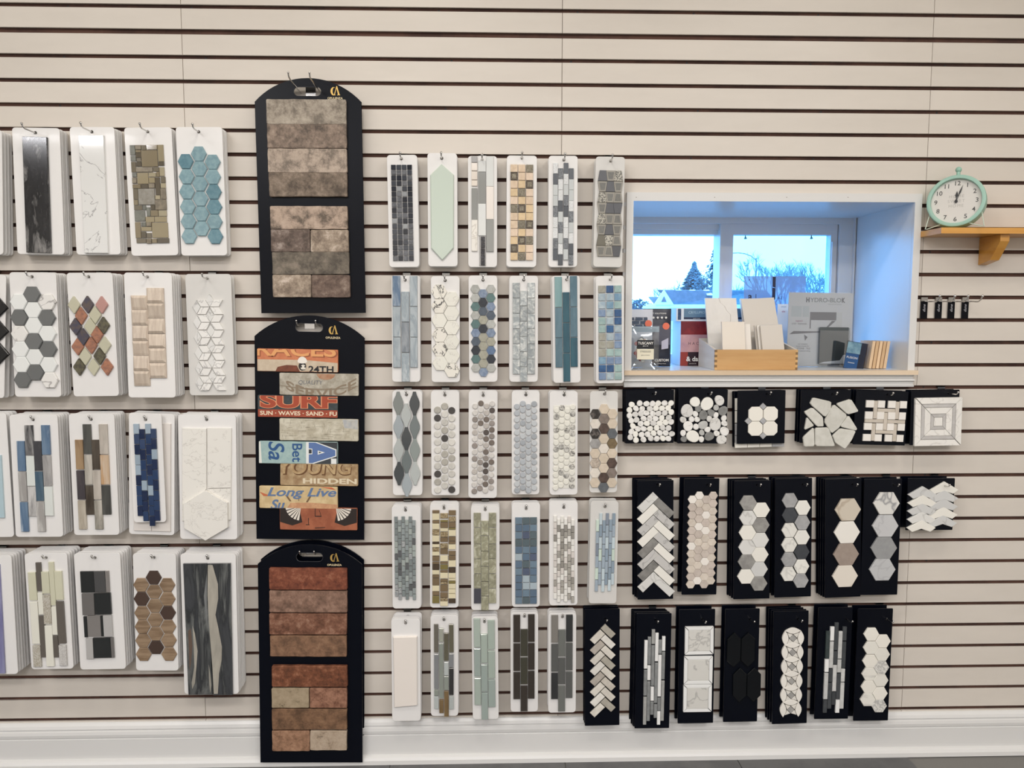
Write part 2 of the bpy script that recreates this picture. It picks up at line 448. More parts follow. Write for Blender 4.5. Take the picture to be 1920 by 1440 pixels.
for px in (1193, 1340, 1475, 1590):        # little nail holes of the casing
    x, z, _ = PX(px, 370, 0.012)
    wpart('nail', MB().tube([(x, -0.0115, z), (x, -0.0127, z)], 0.0014, 6), M((120, 108, 95)))

# ------------------------------------------------------------------ outdoors, beyond the glass
GZ = -0.15
GREY = M((150, 150, 150), rough=0.9, var=0)
structure(MB().box(-160, 260, 0.7, 260, GZ - 0.2, GZ).build('ground', GREY))
def far(px, py, y): 
    x, z, _ = PX(px, py, -y); return x, z
YH = 100.0
xa, zr = far(1245, 544, YH); xe, ze = far(1226, 571.5, YH); xf, _ = far(1263, 571.5, YH); xr_, _ = far(1460, 544, YH)
HW = M((232, 240, 238), rough=0.8, var=0); HR = M((105, 110, 118), rough=0.9, var=0, kind='mix', c2=(92, 98, 106), scale=2, lo=.4, hi=.6)
house = empty('house', (xa, YH, GZ))
prop(house, 'white house with a front gable and a long grey roof with three skylights', 'house')
def hp(name, b, mat): return b.build(name, mat, house, (-xa, -YH, -GZ))
hp('wall', MB().box(xe + 0.3, xr_, YH, YH + 9, GZ, ze), HW)
hp('gable', MB().hexa([(xe, YH - 0.2, ze), (xf, YH - 0.2, ze), (xa + .02, YH - 0.2, zr), (xa - .02, YH - 0.2, zr)], [(xe, YH + 0.3, ze), (xf, YH + .3, ze), (xa + .02, YH + .3, zr), (xa - .02, YH + .3, zr)]), HW)
gx, gz_ = far(1245, 561, YH - .25)
hp('gable_vent', MB().hexa([(gx - .35, YH - .3, gz_ - .35), (gx + .35, YH - .3, gz_ - .35), (gx + .03, YH - .3, gz_ + .35), (gx - .03, YH - .3, gz_ + .35)], [(gx - .35, YH - .2, gz_ - .35), (gx + .35, YH - .2, gz_ - .35), (gx + .03, YH - .2, gz_ + .35), (gx - .03, YH - .2, gz_ + .35)]), HR)
hp('roof', MB().hexa([(xa, YH + 0.2, zr), (xf, YH + 0.2, ze), (xr_, YH + 0.2, ze), (xr_, YH + 4.5, zr)], [(xa, YH + 4.5, zr + .2), (xf, YH + 0.3, ze + .1), (xr_, YH + 0.3, ze + .1), (xr_, YH + 4.6, zr + .2)]), HR)
hp('fascia', MB().box(xf - .5, xr_, YH - 0.1, YH + 0.4, ze - 0.35, ze + 0.05), HW)
for px in (1276.5, 1302.5, 1329):
    x, z = far(px, 549, YH + 2)
    hp('skylight', MB().hexa([(x - .35, YH + 1.6, z - .4), (x + .45, YH + 1.6, z - .4), (x + .25, YH + 3.0, z + .35), (x - .5, YH + 3.0, z + .35)], [(x - .35, YH + 1.5, z - .3), (x + .45, YH + 1.5, z - .3), (x + .25, YH + 2.9, z + .45), (x - .5, YH + 2.9, z + .45)]), M((240, 240, 240), rough=.1, var=0))
xs, zs = far(1219, 558, YH + 6); xs1, zs1 = far(1233, 570, YH + 6)
hp('side_wing', MB().box(xs, xs1 + .6, YH + 3, YH + 9, GZ, zs1), HW)
hp('side_wing_roof', MB().hexa([(xs - .2, YH + 2.6, zs1), (xs1 + 2, YH + 2.6, zs1), (xs1 + 2, YH + 6, zs), (xs - .2, YH + 6, zs)], [(xs - .2, YH + 2.8, zs1 + .1), (xs1 + 2, YH + 2.8, zs1 + .1), (xs1 + 2, YH + 6.2, zs + .1), (xs - .2, YH + 6.2, zs + .1)]), HR)

BARK = M((95, 90, 84), rough=0.9, var=0); HAZED_NEEDLE = M((92, 116, 124), rough=0.9, var=0.05); HAZED_TWIG = M((140, 152, 156), rough=0.9, var=0.0)  # needles and twigs lightened: air haze put into their colours
def branch(mb, p, d, ln, r, depth, rn, up):
    q = p + d * ln
    mb.tube([p, p + d * ln * .5 + Vector((rn.uniform(-1, 1), 0, rn.uniform(-.3, .6))) * ln * .05, q], [r, r * .8, r * .6], 4, False)
    if depth == 0: return
    for k in range(3 if depth > 1 else 4):
        nd = (d + Vector((rn.uniform(-1, 1), rn.uniform(-.6, .6), rn.uniform(-.25, .8))) * (.62 if depth > 2 else .85) + Vector((0, 0, up))).normalized()
        branch(mb, p + d * ln * rn.uniform(.45, 1.0), nd, ln * rn.uniform(.55, .8), r * .62, depth - 1, rn, up)
def bare_tree(px, pt, y, label, seed, stems=3, spread=.5, depth=4):
    rn = random.Random(seed); x, zt = far(px, pt, y); h = zt - GZ
    t = empty('bare_tree', (x, y, GZ)); prop(t, label, 'tree', 'trees beyond the window')
    MB().tube([(0, 0, 0), (0, 0, h * .12), (0.02 * h, 0, h * .25)], [h * .022, h * .018, h * .014], 8).build('trunk', BARK, t)
    mb = MB()
    for k in range(stems):
        a = (k - (stems - 1) / 2) / max(1, stems - 1) * 2
        d = Vector((a * spread, rn.uniform(-.3, .3), 1)).normalized()
        branch(mb, Vector((0.02 * h * (k % 2), 0, h * .2)), d, h * .30, h * .015, depth, rn, .12)
    o = mb.build('branches', HAZED_TWIG, t)
def conifer(px, pt, y, wpx, label, seed, full=True):
    rn = random.Random(seed); x, zt = far(px, pt, y); h = zt - GZ; w = wpx * y / FPX
    t = empty('conifer', (x, y, GZ)); prop(t, label, 'tree', 'trees beyond the window')
    MB().tube([(0, 0, 0), (0, 0, h * .5), (0, 0, h)], [h * .02, h * .012, h * .002], 7).build('trunk', BARK, t)
    mb = MB(); n = 900 if full else 190
    for k in range(n):
        f = rn.random() ** (0.8 if full else 1.0); z = h * (.12 + .88 * f) if full else h * (.45 + .55 * f)
        rad = w * 1.05 * (1 - f) ** .9 + w * .02
        if not full: rad = w / 2 * rn.uniform(.35, 1) * min(1, (1 - f) * 2.2 + .12)
        a = rn.uniform(0, 6.283); ln = rad * rn.uniform(.7, 1.08)
        dx, dy = math.cos(a), math.sin(a); s = h * (.03 if full else .016) * rn.uniform(.7, 1.3)
        mb.add([(0, 0, z + s), (dx * ln * .6 - dy * s, dy * ln * .6 + dx * s, z - ln * .1), (dx * ln, dy * ln, z - ln * .25), (dx * ln * .6 + dy * s, dy * ln * .6 - dx * s, z - ln * .1), (dx * ln * .6, dy * ln * .6, z - ln * .1 - s)],
               [(0, 1, 2), (0, 2, 3), (1, 4, 2), (4, 3, 2)])
    mb.build('foliage', HAZED_NEEDLE, t)
def leafy(px, pt, y, wpx, label, seed, mat=HAZED_NEEDLE, n=700, name='bushy_tree'):
    rn = random.Random(seed); x, zt = far(px, pt, y); h = zt - GZ; w = wpx * y / FPX
    t = empty(name, (x, y, GZ)); prop(t, label, 'tree', 'trees beyond the window')
    MB().tube([(0, 0, 0), (0, 0, h * .6)], [h * .03, h * .015], 7).build('trunk', BARK, t)
    mb = MB()
    for k in range(n):
        u = Vector((rn.gauss(0, 1), rn.gauss(0, 1), rn.gauss(0, 1))).normalized() * rn.random() ** .4
        p = Vector((u.x * w / 2, u.y * w / 2, h * .60 + u.z * h * .40)); s = w * .048 * rn.uniform(.6, 1.4)
        a, b = Vector((rn.uniform(-1, 1), rn.uniform(-1, 1), rn.uniform(-1, 1))).normalized() * s, Vector((rn.uniform(-1, 1), rn.uniform(-1, 1), rn.uniform(-1, 1))).normalized() * s
        mb.add([p - a, p + b, p + a, p - b], [(0, 1, 2, 3)])
    mb.build('foliage', mat, t)
conifer(1302, 493, 135, 58, 'dense dark conifer with a pointed top behind the grey roof', 5)
conifer(1338, 469, 130, 34, 'tall sparse conifer with bare lower trunk beside the window mullion', 6, False)
leafy(1320, 506, 121, 44, 'dark bushy tree between the two conifers', 8, n=900)
leafy(1196, 561, 150, 60, 'low far tree line clump at the left end of the view', 9, n=600)
bare_tree(1252, 528, 140, 'low spreading bare tree above the white gable', 11, 4, .9)
bare_tree(1276, 524, 145, 'bare tree left of the dense conifer', 12, 4, .7)
leafy(1283, 530, 150, 40, 'small dark shrubby tree at the foot of the pointed conifer', 13, n=500)
bare_tree(1386, 520, 120, 'small bare tree beside the left stile of the right pane', 14, 3, .5)
bare_tree(1444, 473, 150, 'large bare tree with fanned branches behind the lamp post', 15, 4, .55, 5)
bare_tree(1474, 480, 118, 'bare tree with a forked trunk, mid right pane', 16, 3, .45, 5)
bare_tree(1510, 500, 185, 'slim bare tree between forked tree and wide crown', 17, 3, .5)
bare_tree(1538, 488, 96, 'wide bare tree with a dense rounded crown at right pane edge', 18, 6, .8, 5)
leafy(1548, 520, 170, 56, 'blue grey thicket below the wide bare tree', 19, n=500)
x, z = far(1418, 484, 70)
lamp = empty('street_lamp', (x, 70, GZ)); prop(lamp, 'street lamp with a long curved arm seen through the right pane', 'street lamp')
LM = M((120, 125, 125), rough=.6, var=0)
MB().tube([(0, 0, 0), (0, 0, z - GZ)], [.09, .06], 8).build('pole', LM, lamp)
arm = []
for px, py in ((1418, 488), (1408, 480), (1396, 475.5), (1384, 474), (1368, 475)):
    a, b = far(px, py, 70); arm.append((a - x, 0, b - GZ))
MB().tube(arm, .045, 6).build('arm', LM, lamp)
MB().box(arm[-1][0] - .5, arm[-1][0] + .1, -.15, .15, arm[-1][2] - .1, arm[-1][2] + .08).build('lamp_head', LM, lamp)

# ------------------------------------------------------------------ things standing on the sill
def thing(name, label, cat, loc, rot=(0, 0, 0), group=None):
    return prop(empty(name, loc, rot), label, cat, group)
def sill_pt(px, y): return PX(px, 640, -y)[0]
def mpp(y): return (2.60 + y) / FPX           # metres per pixel at depth y behind the wall
S0 = OZ0 + 0.0005
CLEARP = clear_mat('clear_plastic', (0.90, 0.94, 0.97), 0.16, 0.08)
ACRYL = clear_mat('acrylic', (0.95, 0.97, 0.98), 0.08, 0.03)

# clear zip bag of glass nuggets
y = 0.045; s = mpp(y); xc = sill_pt(1207, y)
bag = thing('zip_bag', 'clear zip bag of coloured pebbles with a black and cream TUSCANY label', 'bag', (xc, y, S0))
w, h = 57 * s, 81 * s
def pouch(w, h, t):
    v = []; f = []; n = 8; m = 8
    for side in (-1, 1):
        for j in range(m + 1):
            for i in range(n + 1):
                u, q = i / n * 2 - 1, j / m
                bulge = t / 2 * (1 - u ** 4) * math.sin(math.pi * min(1, q * 1.02)) ** .5 * (1 - .55 * q)
                v.append((u * w / 2, side * (bulge + .0006), q * h))
    N = (n + 1) * (m + 1)
    for sd in (0, 1):
        for j in range(m):
            for i in range(n):
                a = sd * N + j * (n + 1) + i; q = (a, a + 1, a + n + 2, a + n + 1); f.append(q if sd == 0 else q[::-1])
    return mesh(v, f, True)
link('pouch', pouch(w, h, 0.035), CLEARP, bag)
MB().box(-w / 2, w / 2, -0.0025, 0.0025, h * .86, h * .985).build('zip_strip', haze_mat('zip_strip', (170, 185, 195), .75), bag)
rn = random.Random(4); cols = [(178, 60, 62), (235, 228, 214), (70, 110, 80), (225, 190, 165), (150, 45, 55), (242, 240, 236), (90, 96, 100)]
pb = MB().ball((0, 0, 0), 0.0075, 8, 6).me(True)
for k in range(34):
    a = rn.uniform(0, 6.283); r_ = rn.uniform(.55, 1.0)
    link('pebble', pb, M(cols[k % 7], rough=.15, var=.1), bag, (math.cos(a) * r_ * w * .29, rn.uniform(-.006, .006) * (1 - r_ * .5), h * .46 + math.sin(a) * r_ * h * .25))
bl = MB().box(-.026, .031, -.0200, -.0192, h * .48, h * .68).build('black_label', M((16, 18, 26), rough=.4, var=0), bag)
cl = MB().box(-.026, .031, -.0200, -.0192, h * .235, h * .475).build('cream_label', M((228, 222, 200), rough=.5, var=0), bag)
wt = M((240, 238, 232), rough=.5, var=0)
text('TUSCANY', .0125, wt, bl, .0025, h * .605, -.0203, squash=.92, bold=.0002)
text('glass tile', .0055, wt, bl, .0025, h * .545, -.0203)
text('STRESSLESS', .0082, INK, cl, .0025, h * .415, -.0203, squash=.9)
text('glass mosaics', .0055, INK, cl, .0025, h * .335, -.0203)

# two retail pouches behind
def pouch_print(root, w, h, items):
    for it in items: it(root)
y = 0.15; s = mpp(y); xc = sill_pt(1194, y); w, h = 58 * s, 108 * s
pg = thing('mosaic_pouch', 'pale grey retail pouch with a brick pattern and an orange dot', 'pouch', (xc, y, S0))
link('pouch', pouch(w, h, 0.05), M((212, 214, 220), rough=.35, var=0), pg)
yy = -.0165
flat(pg, 'printed_bricks', [[(x0 + i * .030 - (.012 if j % 2 else 0), z0 + j * .0125) for x0, z0 in ((-.04, h * .69), (-.014, h * .69), (-.014, h * .69 + .010), (-.04, h * .69 + .010))] for i in range(3) for j in range(3)], M((70, 84, 104), rough=.4, var=0), yy - .002, (-w / 2 + .004, w * .30, 0, h))
flat(pg, 'orange_dot', [circ(.0125, 16, w * .33, h * .755)], M((235, 120, 92), rough=.4, var=0), yy - .0035)
text('MOSAIC GLASS', .006, INK, pg, .012, h * .86, yy + .002)
y = 0.19; s = mpp(y); xc = sill_pt(1231, y); w, h = 53 * s, 108 * s
pk = thing('black_pouch', 'tall black retail pouch with an orange dot and white CUSTOM lettering', 'pouch', (xc, y, S0))
link('pouch', pouch(w, h, 0.05), M((40, 44, 58), rough=.35, var=0), pk)
flat(pk, 'printed_panel', [[(-w * .5, h * .38), (w * .42, h * .38), (w * .42, h * .72), (-w * .5, h * .72)]], M((84, 84, 98), rough=.4, var=0), -.0245)
flat(pk, 'printed_cube', [[(w * .12, h * .30), (w * .36, h * .32), (w * .36, h * .50), (w * .12, h * .44)]], M((190, 188, 205), rough=.4, var=0), -.0255)
flat(pk, 'orange_dot', [circ(.0125, 16, w * .27, h * .70)], M((232, 118, 90), rough=.4, var=0), -.0255)
text('T SOLUTIONS', .0078, wt, pk, .006, h * .915, -.0150)
flat(pk, 'printed_icons', [circ(.004, 8, -.016 + .015 * k, h * .845) for k in range(4)], wt, -.018)
text('CUSTOM', .0125, wt, pk, .014, h * .115, -.0262, bold=.0003)
text('building products', .0045, wt, pk, .014, h * .06, -.0262)

# cartons
y = 0.235; s = mpp(y); x0 = sill_pt(1276, y); x1 = sill_pt(1398, y); h = 83 * s
ct = thing('sample_carton', 'white carton with a dark red and pink printed front on the sill', 'carton', ((x0 + x1) / 2, y + .065, S0))
hw = (x1 - x0) / 2
MB().box(-hw, hw, -.065, .065, 0, h).build('carton', M((226, 228, 230), rough=.5, var=0), ct)
RED = M((112, 22, 34), rough=.4, var=0, kind='mix', c2=(140, 34, 40), scale=18, lo=.42, hi=.58)
flat(ct, 'red_band', [[(-hw, h * .70), (hw, h * .70), (hw, h), (-hw, h)]], RED, -.0653)
flat(ct, 'pink_band', [[(-hw, h * .31), (hw, h * .31), (hw, h * .70), (-hw, h * .70)]], M((205, 160, 160), rough=.4, var=0, kind='mix', c2=(180, 140, 150), scale=14, lo=.4, hi=.6), -.0653)
flat(ct, 'dark_band', [[(-hw + .028, 0), (hw, 0), (hw, h * .31), (-hw + .028, h * .31)]], M((42, 16, 30), rough=.4, var=0), -.0653)
flat(ct, 'rust_band', [[(-hw, 0), (-hw + .028, 0), (-hw + .028, h * .31), (-hw, h * .31)]], M((150, 52, 42), rough=.4, var=0), -.0653)
text('H A C', .015, M((80, 62, 74), rough=.5, var=0), ct, -hw + .048, h * .50, -.0656)
text('& dal', .024, wt, ct, -hw + .047, h * .15, -.0656, bold=.0006)
text('premium tile', .005, wt, ct, -hw + .047, h * .05, -.0656)
zt = S0 + h
x0 = sill_pt(1267, y); x1 = sill_pt(1399, y); hw = (x1 - x0) / 2; h2 = 24 * s
c2 = thing('label_carton', 'low white carton with a slate blue label, lying on the red carton', 'carton', ((x0 + x1) / 2, y + .062, zt + .0005))
MB().box(-hw, hw, -.062, .058, 0, h2).build('carton', M((222, 228, 234), rough=.5, var=0), c2)
flat(c2, 'blue_label', [[(-hw + .028, h2 * .30), (hw, h2 * .30), (hw, h2 * .96), (-hw + .028, h2 * .96)]], M((96, 128, 152), rough=.4, var=0), -.0623)
flat(c2, 'navy_strip', [[(-hw + .028, h2 * .14), (hw, h2 * .14), (hw, h2 * .30), (-hw + .028, h2 * .30)]], M((30, 42, 74), rough=.4, var=0), -.0623)
flat(c2, 'picture', [[(-hw + .006, h2 * .10), (-hw + .018, h2 * .10), (-hw + .018, h2 * .95), (-hw + .006, h2 * .95)]], M((62, 92, 132), rough=.4, var=0, kind='mix', c2=(40, 60, 92), scale=60, lo=.4, hi=.6), -.0623)
text('CRYLUPIO', .013, M((176, 200, 214), rough=.5, var=0), c2, -hw + .075, h2 * .66, -.0626)
text('accent stone', .005, wt, c2, -hw + .075, h2 * .22, -.0626)

# wooden tray with finger joints, tiles standing in it
y = 0.010; s = mpp(y); x0 = sill_pt(1341, y); x1 = sill_pt(1497, y); hw = (x1 - x0) / 2; hf = 38 * s; hb = .102; dp = .205
BIRCH = M((202, 162, 110), rough=.45, var=0, kind='mix', c2=(192, 149, 96), scale=10, lo=.38, hi=.62, stretch=(.3, 1, 3))
BIRCH_LIT = M((226, 216, 200), rough=.5, var=0, kind='mix', c2=(216, 203, 184), scale=10, lo=.38, hi=.62, stretch=(1, .3, 3))  # paler birch for sides, back and bottom: light on them put into the colour
tr = thing('wooden_tray', 'open birch tray with finger joint corners and a low front, on the sill', 'tray', ((x0 + x1) / 2, y, S0))
t_ = .008
MB().box(-hw + t_, hw - t_, 0, t_, 0, hf).build('front_board', BIRCH, tr)
fe = MB().box(-t_ / 2, t_ / 2, 0, .0062, 0, hf / 8).me()
JD = M((128, 98, 62), rough=.6, var=.05); JL = M((206, 166, 110), rough=.5, var=.03)
for sx in (-1, 1):
    for k in range(8):
        link('finger_joint', fe, JD if k % 2 == (1 if sx < 0 else 0) else JL, tr, (sx * (hw - t_ / 2), 0, k * hf / 8))
    a, b = (sx * hw, sx * (hw - t_)) if sx < 0 else (hw - t_, hw)
    MB().hexa([(a, .0063, 0), (b, .0063, 0), (b, dp, 0), (a, dp, 0)], [(a, .0063, hf), (b, .0063, hf), (b, dp, hb), (a, dp, hb)]).build('side_board', BIRCH_LIT, tr)
MB().box(-hw + t_, hw - t_, dp - t_, dp, 0, hb).build('back_board', BIRCH_LIT, tr)
MB().box(-hw + t_, hw - t_, t_, dp - t_, 0, .006).build('bottom', BIRCH_LIT, tr)
CAL = M((222, 217, 210), rough=.25, var=0, kind='mix', c2=(216, 211, 204), scale=14, lo=.4, hi=.6)
CREAM = M((218, 208, 194), rough=.3, var=.02); IVORY = M((224, 217, 207), rough=.3, var=.02); GREIGE = M((202, 194, 183), rough=.35, var=.02)  # tile tones lowered: shade of the window recess put into the colour
TX_ = (x0 + x1) / 2
def tray_tile(px0, px1, ptop, yb, lean, roll, mat, label, th=.007):
    s = mpp(yb + .05); x = sill_pt((px0 + px1) / 2, yb + .04); w = (px1 - px0) * s
    e_ = w / 2 + .006 if roll else w / 2 + .001; x = min(max(x, TX_ - hw + t_ + e_), TX_ + hw - t_ - e_)
    ztop = PX(1400, ptop, -(yb + .05))[1]; h = (ztop - S0 - .008) / math.cos(lean)
    o = link('loose_tile', prism(rect(w, h), th, .0008, back=True), mat, None, (x - math.sin(roll) * h / 2 * 0, yb + math.sin(lean) * h / 2 + th / 2, S0 + .0085 + math.cos(lean) * h / 2 + abs(math.sin(roll)) * w / 2), (-lean, roll, 0))
    prop(o, label, 'tile'); return o, w, h
ct_, w, h = tray_tile(1321.5, 1381, 560, .100, .34, 0.0, CAL, 'tall white marble look tile with a grey vein, at the back left of the tray')
vp = [(-.06, .5), (-.02, .43), (.10, .38), (.16, .31), (.27, .25), (.26, .17), (.21, .10), (.23, .0), (.12, -.12)]
flat(ct_, 'vein', [[(a * w - .0011, c * h) for a, c in vp] + [(a * w + .0013, c * h - .0008) for a, c in vp[::-1]]], M((186, 179, 171), rough=.25, var=0), -.0072, (-w / 2, w / 2, -h / 2, h / 2))
tray_tile(1398, 1461, 562, .085, .36, .055 * -1, GREIGE, 'tall plain off white tile leaning at the back right of the tray')
tray_tile(1394, 1452, 561, .112, .36, -.02, IVORY, 'tall off white tile just behind the plain leaning tile in the tray')
tray_tile(1350, 1393, 604, .026, .20, 0.0, CREAM, 'short cream tile at the front left of the tray')
tray_tile(1362, 1404, 609, .040, .20, -.02, IVORY, 'glossy ivory tile peeking right from behind the short cream tile')
tray_tile(1424, 1465, 611, .026, .22, -.05, GREIGE, 'short greige tile at the front right of the tray')
tray_tile(1418, 1458, 611, .038, .22, -.05, IVORY, 'first tile fanned left behind the short greige tile')
tray_tile(1413, 1452, 611, .050, .22, -.05, GREIGE, 'second tile fanned left behind the short greige tile')

# see-through sample panel leaning on the glass, small white card
y = .345; s = mpp(y); xc = sill_pt(1450, y); w = 116 * s; h = PX(1450, 518, -y)[1] - S0
pn = thing('film_panel', 'see through blue grey film panel with a dark strip, standing against the right pane', 'display panel', (xc, y, S0))
MB().box(-w / 2, w / 2, 0, .002, 0, h).build('film', haze_mat('film', (140, 178, 226), .68), pn)
nv = M((28, 34, 66), rough=.4, var=0)
def fu(px): return sill_pt(px, y) - xc
def fz(py): return PX(1450, py, -y)[1] - S0
flat(pn, 'dark_strip', [[(fu(1445), fz(562)), (fu(1451), fz(562)), (fu(1451), fz(540.5)), (fu(1445), fz(539))], [(fu(1445), fz(538)), (fu(1451), fz(539.5)), (fu(1451), fz(519)), (fu(1445), fz(519))]], nv)
text('a', .034, nv, pn, fu(1404), fz(556), bold=.001)
text('1', .024, nv, pn, fu(1415), fz(556))
text('AZ', .014, nv, pn, fu(1460), fz(559))
flat(pn, 'mark', [circ(.0022, 8, fu(1402), fz(525))], nv)
y = .300; xc = sill_pt(1467, y); s = mpp(y)
cd = thing('white_card', 'narrow white card with small red print between leaning tile and brochure board', 'card', (xc, y, S0))
ch = PX(1467, 570, -y)[1] - S0
MB().box(-11 * s, 11 * s, 0, .003, 0, ch).build('card', M((235, 238, 240), rough=.5, var=0), cd)
text('tile', .010, M((190, 100, 120), var=0), cd, 0, ch - .028, -.0006)
text('sample', .007, M((90, 130, 160), var=0), cd, 0, ch - .010, -.0006)

# brochure board with an acrylic pocket
y = .170; s = mpp(y); xc = sill_pt(1536, y); w = 121 * s; h = PX(1538, 549, -y)[1] - S0
br = thing('brochure_stand', 'acrylic brochure stand with a HYDRO-BLOK sheet and a grey card pocket', 'brochure stand', (xc, y, S0), (-.02, .012, 0))
MB().box(-w / 2, w / 2, 0, .003, 0, h).build('printed_sheet', M((190, 189, 194), rough=.35, var=0), br)  # sheet greyed: its shade inside the recess put into the colour
MB().box(-w / 2 - .003, w / 2 + .004, -.0022, -.0012, 0, h + .003).build('acrylic_front', ACRYL, br)
MB().box(-w / 2 - .003, w / 2 + .004, -.050, .003, -.0003, .0022).build('foot', ACRYL, br)
def bu(px): return (px - 1537.5) * s
def bz(py): return (684.5 - py) * s
G1 = M((122, 126, 132), rough=.5, var=0); G2 = M((92, 90, 100), rough=.5, var=0); G3 = M((186, 184, 186), rough=.5, var=0); G4 = M((176, 180, 186), rough=.5, var=0)
text('YDRO-BLO', .0215, G1, br, 0, bz(560), -.0006, bold=.0004, fit=(bu(1517), bu(1576)))
text('H', .0225, G2, br, 0, bz(560), -.0006, bold=.0012, fit=(bu(1509.5), bu(1516)))
text('K', .0225, G2, br, 0, bz(560), -.0006, bold=.0012, fit=(bu(1577), bu(1583.5)))
text('waterproof systems', .0062, G1, br, bu(1564), bz(567), -.0006)
flat(br, 'printed_squares', [[(bu(1482), bz(591)), (bu(1502), bz(591)), (bu(1502), bz(571)), (bu(1482), bz(571))], [(bu(1504), bz(591)), (bu(1516), bz(591)), (bu(1516), bz(571)), (bu(1504), bz(571))]], G4)
flat(br, 'printed_bench', [[(bu(1518), bz(597)), (bu(1568), bz(597)), (bu(1568), bz(582)), (bu(1518), bz(582))], [(bu(1518), bz(613)), (bu(1520), bz(613)), (bu(1520), bz(597)), (bu(1518), bz(597))], [(bu(1549), bz(611)), (bu(1553), bz(611)), (bu(1567), bz(598)), (bu(1560), bz(598))], [(bu(1480), bz(624)), (bu(1536), bz(620)), (bu(1536), bz(618)), (bu(1488), bz(618))], [(bu(1508), bz(624)), (bu(1515), bz(629)), (bu(1510), bz(636))]], G2)
flat(br, 'printed_shadow', [[(bu(1568), bz(620)), (bu(1579), bz(620)), (bu(1579), bz(582)), (bu(1568), bz(582))]], G3)
text('NEW!', .010, M((150, 100, 130), rough=.5, var=0), br, bu(1498), bz(599.5), -.0006)
text('STEP · SHOWER', .0078, G2, br, bu(1498), bz(604.5), -.0006)
text('our complete', .0065, G2, br, bu(1506), bz(642), -.0006)
text('backer boards for', .0065, G2, br, bu(1506), bz(646), -.0006)
text('STONE · TILE', .0085, G2, br, bu(1508), bz(650.5), -.0006)
text('and waterproofing', .0065, G2, br, bu(1508), bz(655), -.0006)
text('be smart', .006, G2, br, bu(1560), bz(682), -.0006)
pk_ = MB()
px0, px1, pz0, pz1 = bu(1535), bu(1591), bz(679), bz(611)
pk_.box(px0, px1, -.016, -.0152, pz0, pz1 - .010).box(px0, px0 + .001, -.0152, -.003, pz0, pz1).box(px1 - .001, px1, -.0152, -.003, pz0, pz1).box(px0, px1, -.0152, -.003, pz0 - .001, pz0)
pkt = pk_.build('pocket', clear_mat('pocket', (.86, .88, .90), .10, .05), br)
MB().box(px0 + .002, px1 - .002, -.0105, -.007, pz0 + .0015, pz1 + .002).build('grey_cards', M((74, 80, 82), rough=.4, var=0), br)
flat(br, 'card_print', [[(px0 + .002, pz0 + .002), (px1 - .003, pz0 + .002), (px1 - .003, pz0 + .034), (px1 - .018, pz0 + .034), (px1 - .030, pz0 + .014), (px0 + .02, pz0 + .008)]], M((220, 222, 226), rough=.5, var=0), -.0109)

# booklets and wood samples leaning at the right end of the sill
y = .060; s = mpp(y); xb = sill_pt(1598, y)
bh = 52 * s
bk_ = thing('blue_booklet', 'dark blue booklet with a light blue cover picture, beside the brochure stand', 'booklet', (xb, y + .055, S0 + .0004), (0, math.radians(8), math.radians(-38)))
MB().box(0, .064, -.012, 0, 0, bh).build('pages', M((18, 26, 48), rough=.3, var=0), bk_)
flat(bk_, 'cover_picture', [[(.001, bh * .58), (.046, bh * .58), (.046, bh * .99), (.001, bh * .99)]], M((88, 128, 150), rough=.3, var=0, kind='mix', c2=(130, 165, 180), scale=30, lo=.4, hi=.6), -.0123)
flat(bk_, 'cover_band', [[(.001, bh * .02), (.044, bh * .02), (.044, bh * .57), (.001, bh * .57)]], M((26, 76, 128), rough=.3, var=0), -.0123)
text('FUSION', .0105, wt, bk_, .023, bh * .42, -.0126)
text('mosaics', .007, wt, bk_, .023, bh * .24, -.0126)
ordn = ['first', 'second', 'third', 'fourth', 'fifth', 'sixth', 'seventh', 'eighth']
WOODS = [M((222, 192, 156), rough=.5, var=.05), M((206, 172, 132), rough=.5, var=.05)]
for k in range(5):
    px = 1636.5 + 6.9 * k
    o = link('tile_sample', prism(rect(5.6 * s, bh), .09, .0008, back=True), WOODS[k % 2], None, (sill_pt(px, y), y + .09, S0 + bh / 2 * math.cos(.12) + .0008), (0, .12, 0))
    prop(o, ordn[k] + ' thin beige tile sample leaning to the right of the blue booklet', 'tile sample', 'thin tile samples at the right end of the sill')

# ------------------------------------------------------------------ wall shelf, clock, tags
SHW = M((214, 156, 72), rough=.32, var=0, kind='mix', c2=(196, 134, 52), scale=9, lo=.35, hi=.65, stretch=(.12, 1, 4), coat=.3)
d = .128
sx0, szt, _ = PX(1765, 426.5, d); _, szb, _ = PX(1765, 437.5, d)
sh = thing('wall_shelf', 'honey pine wall shelf with a bracket, holding the green clock', 'shelf', (sx0, 0, szb))
MB().box(0, 1.15, -d, -.0005, 0, szt - szb).build('shelf_board', SHW, sh)
bx0, bzb, _ = PX(1834, 497, .001); bx1 = bx0 + .030
_, ztb, _ = PX(1860, 492, .068); 
b0, zz = bx0 - sx0, bzb - szb
def brk(x): return [(x, -.001, zz), (x, -.062, zz + .012), (x, -.108, -.022), (x, -.108, -.0005), (x, -.001, -.0005)]
n5 = 5
v = brk(b0) + brk(b0 + .030)
link('bracket', mesh(v, [(0, 1, 2, 3, 4), (9, 8, 7, 6, 5)] + [(i, i + 5, (i + 1) % 5 + 5, (i + 1) % 5) for i in range(5)]), SHW, sh)
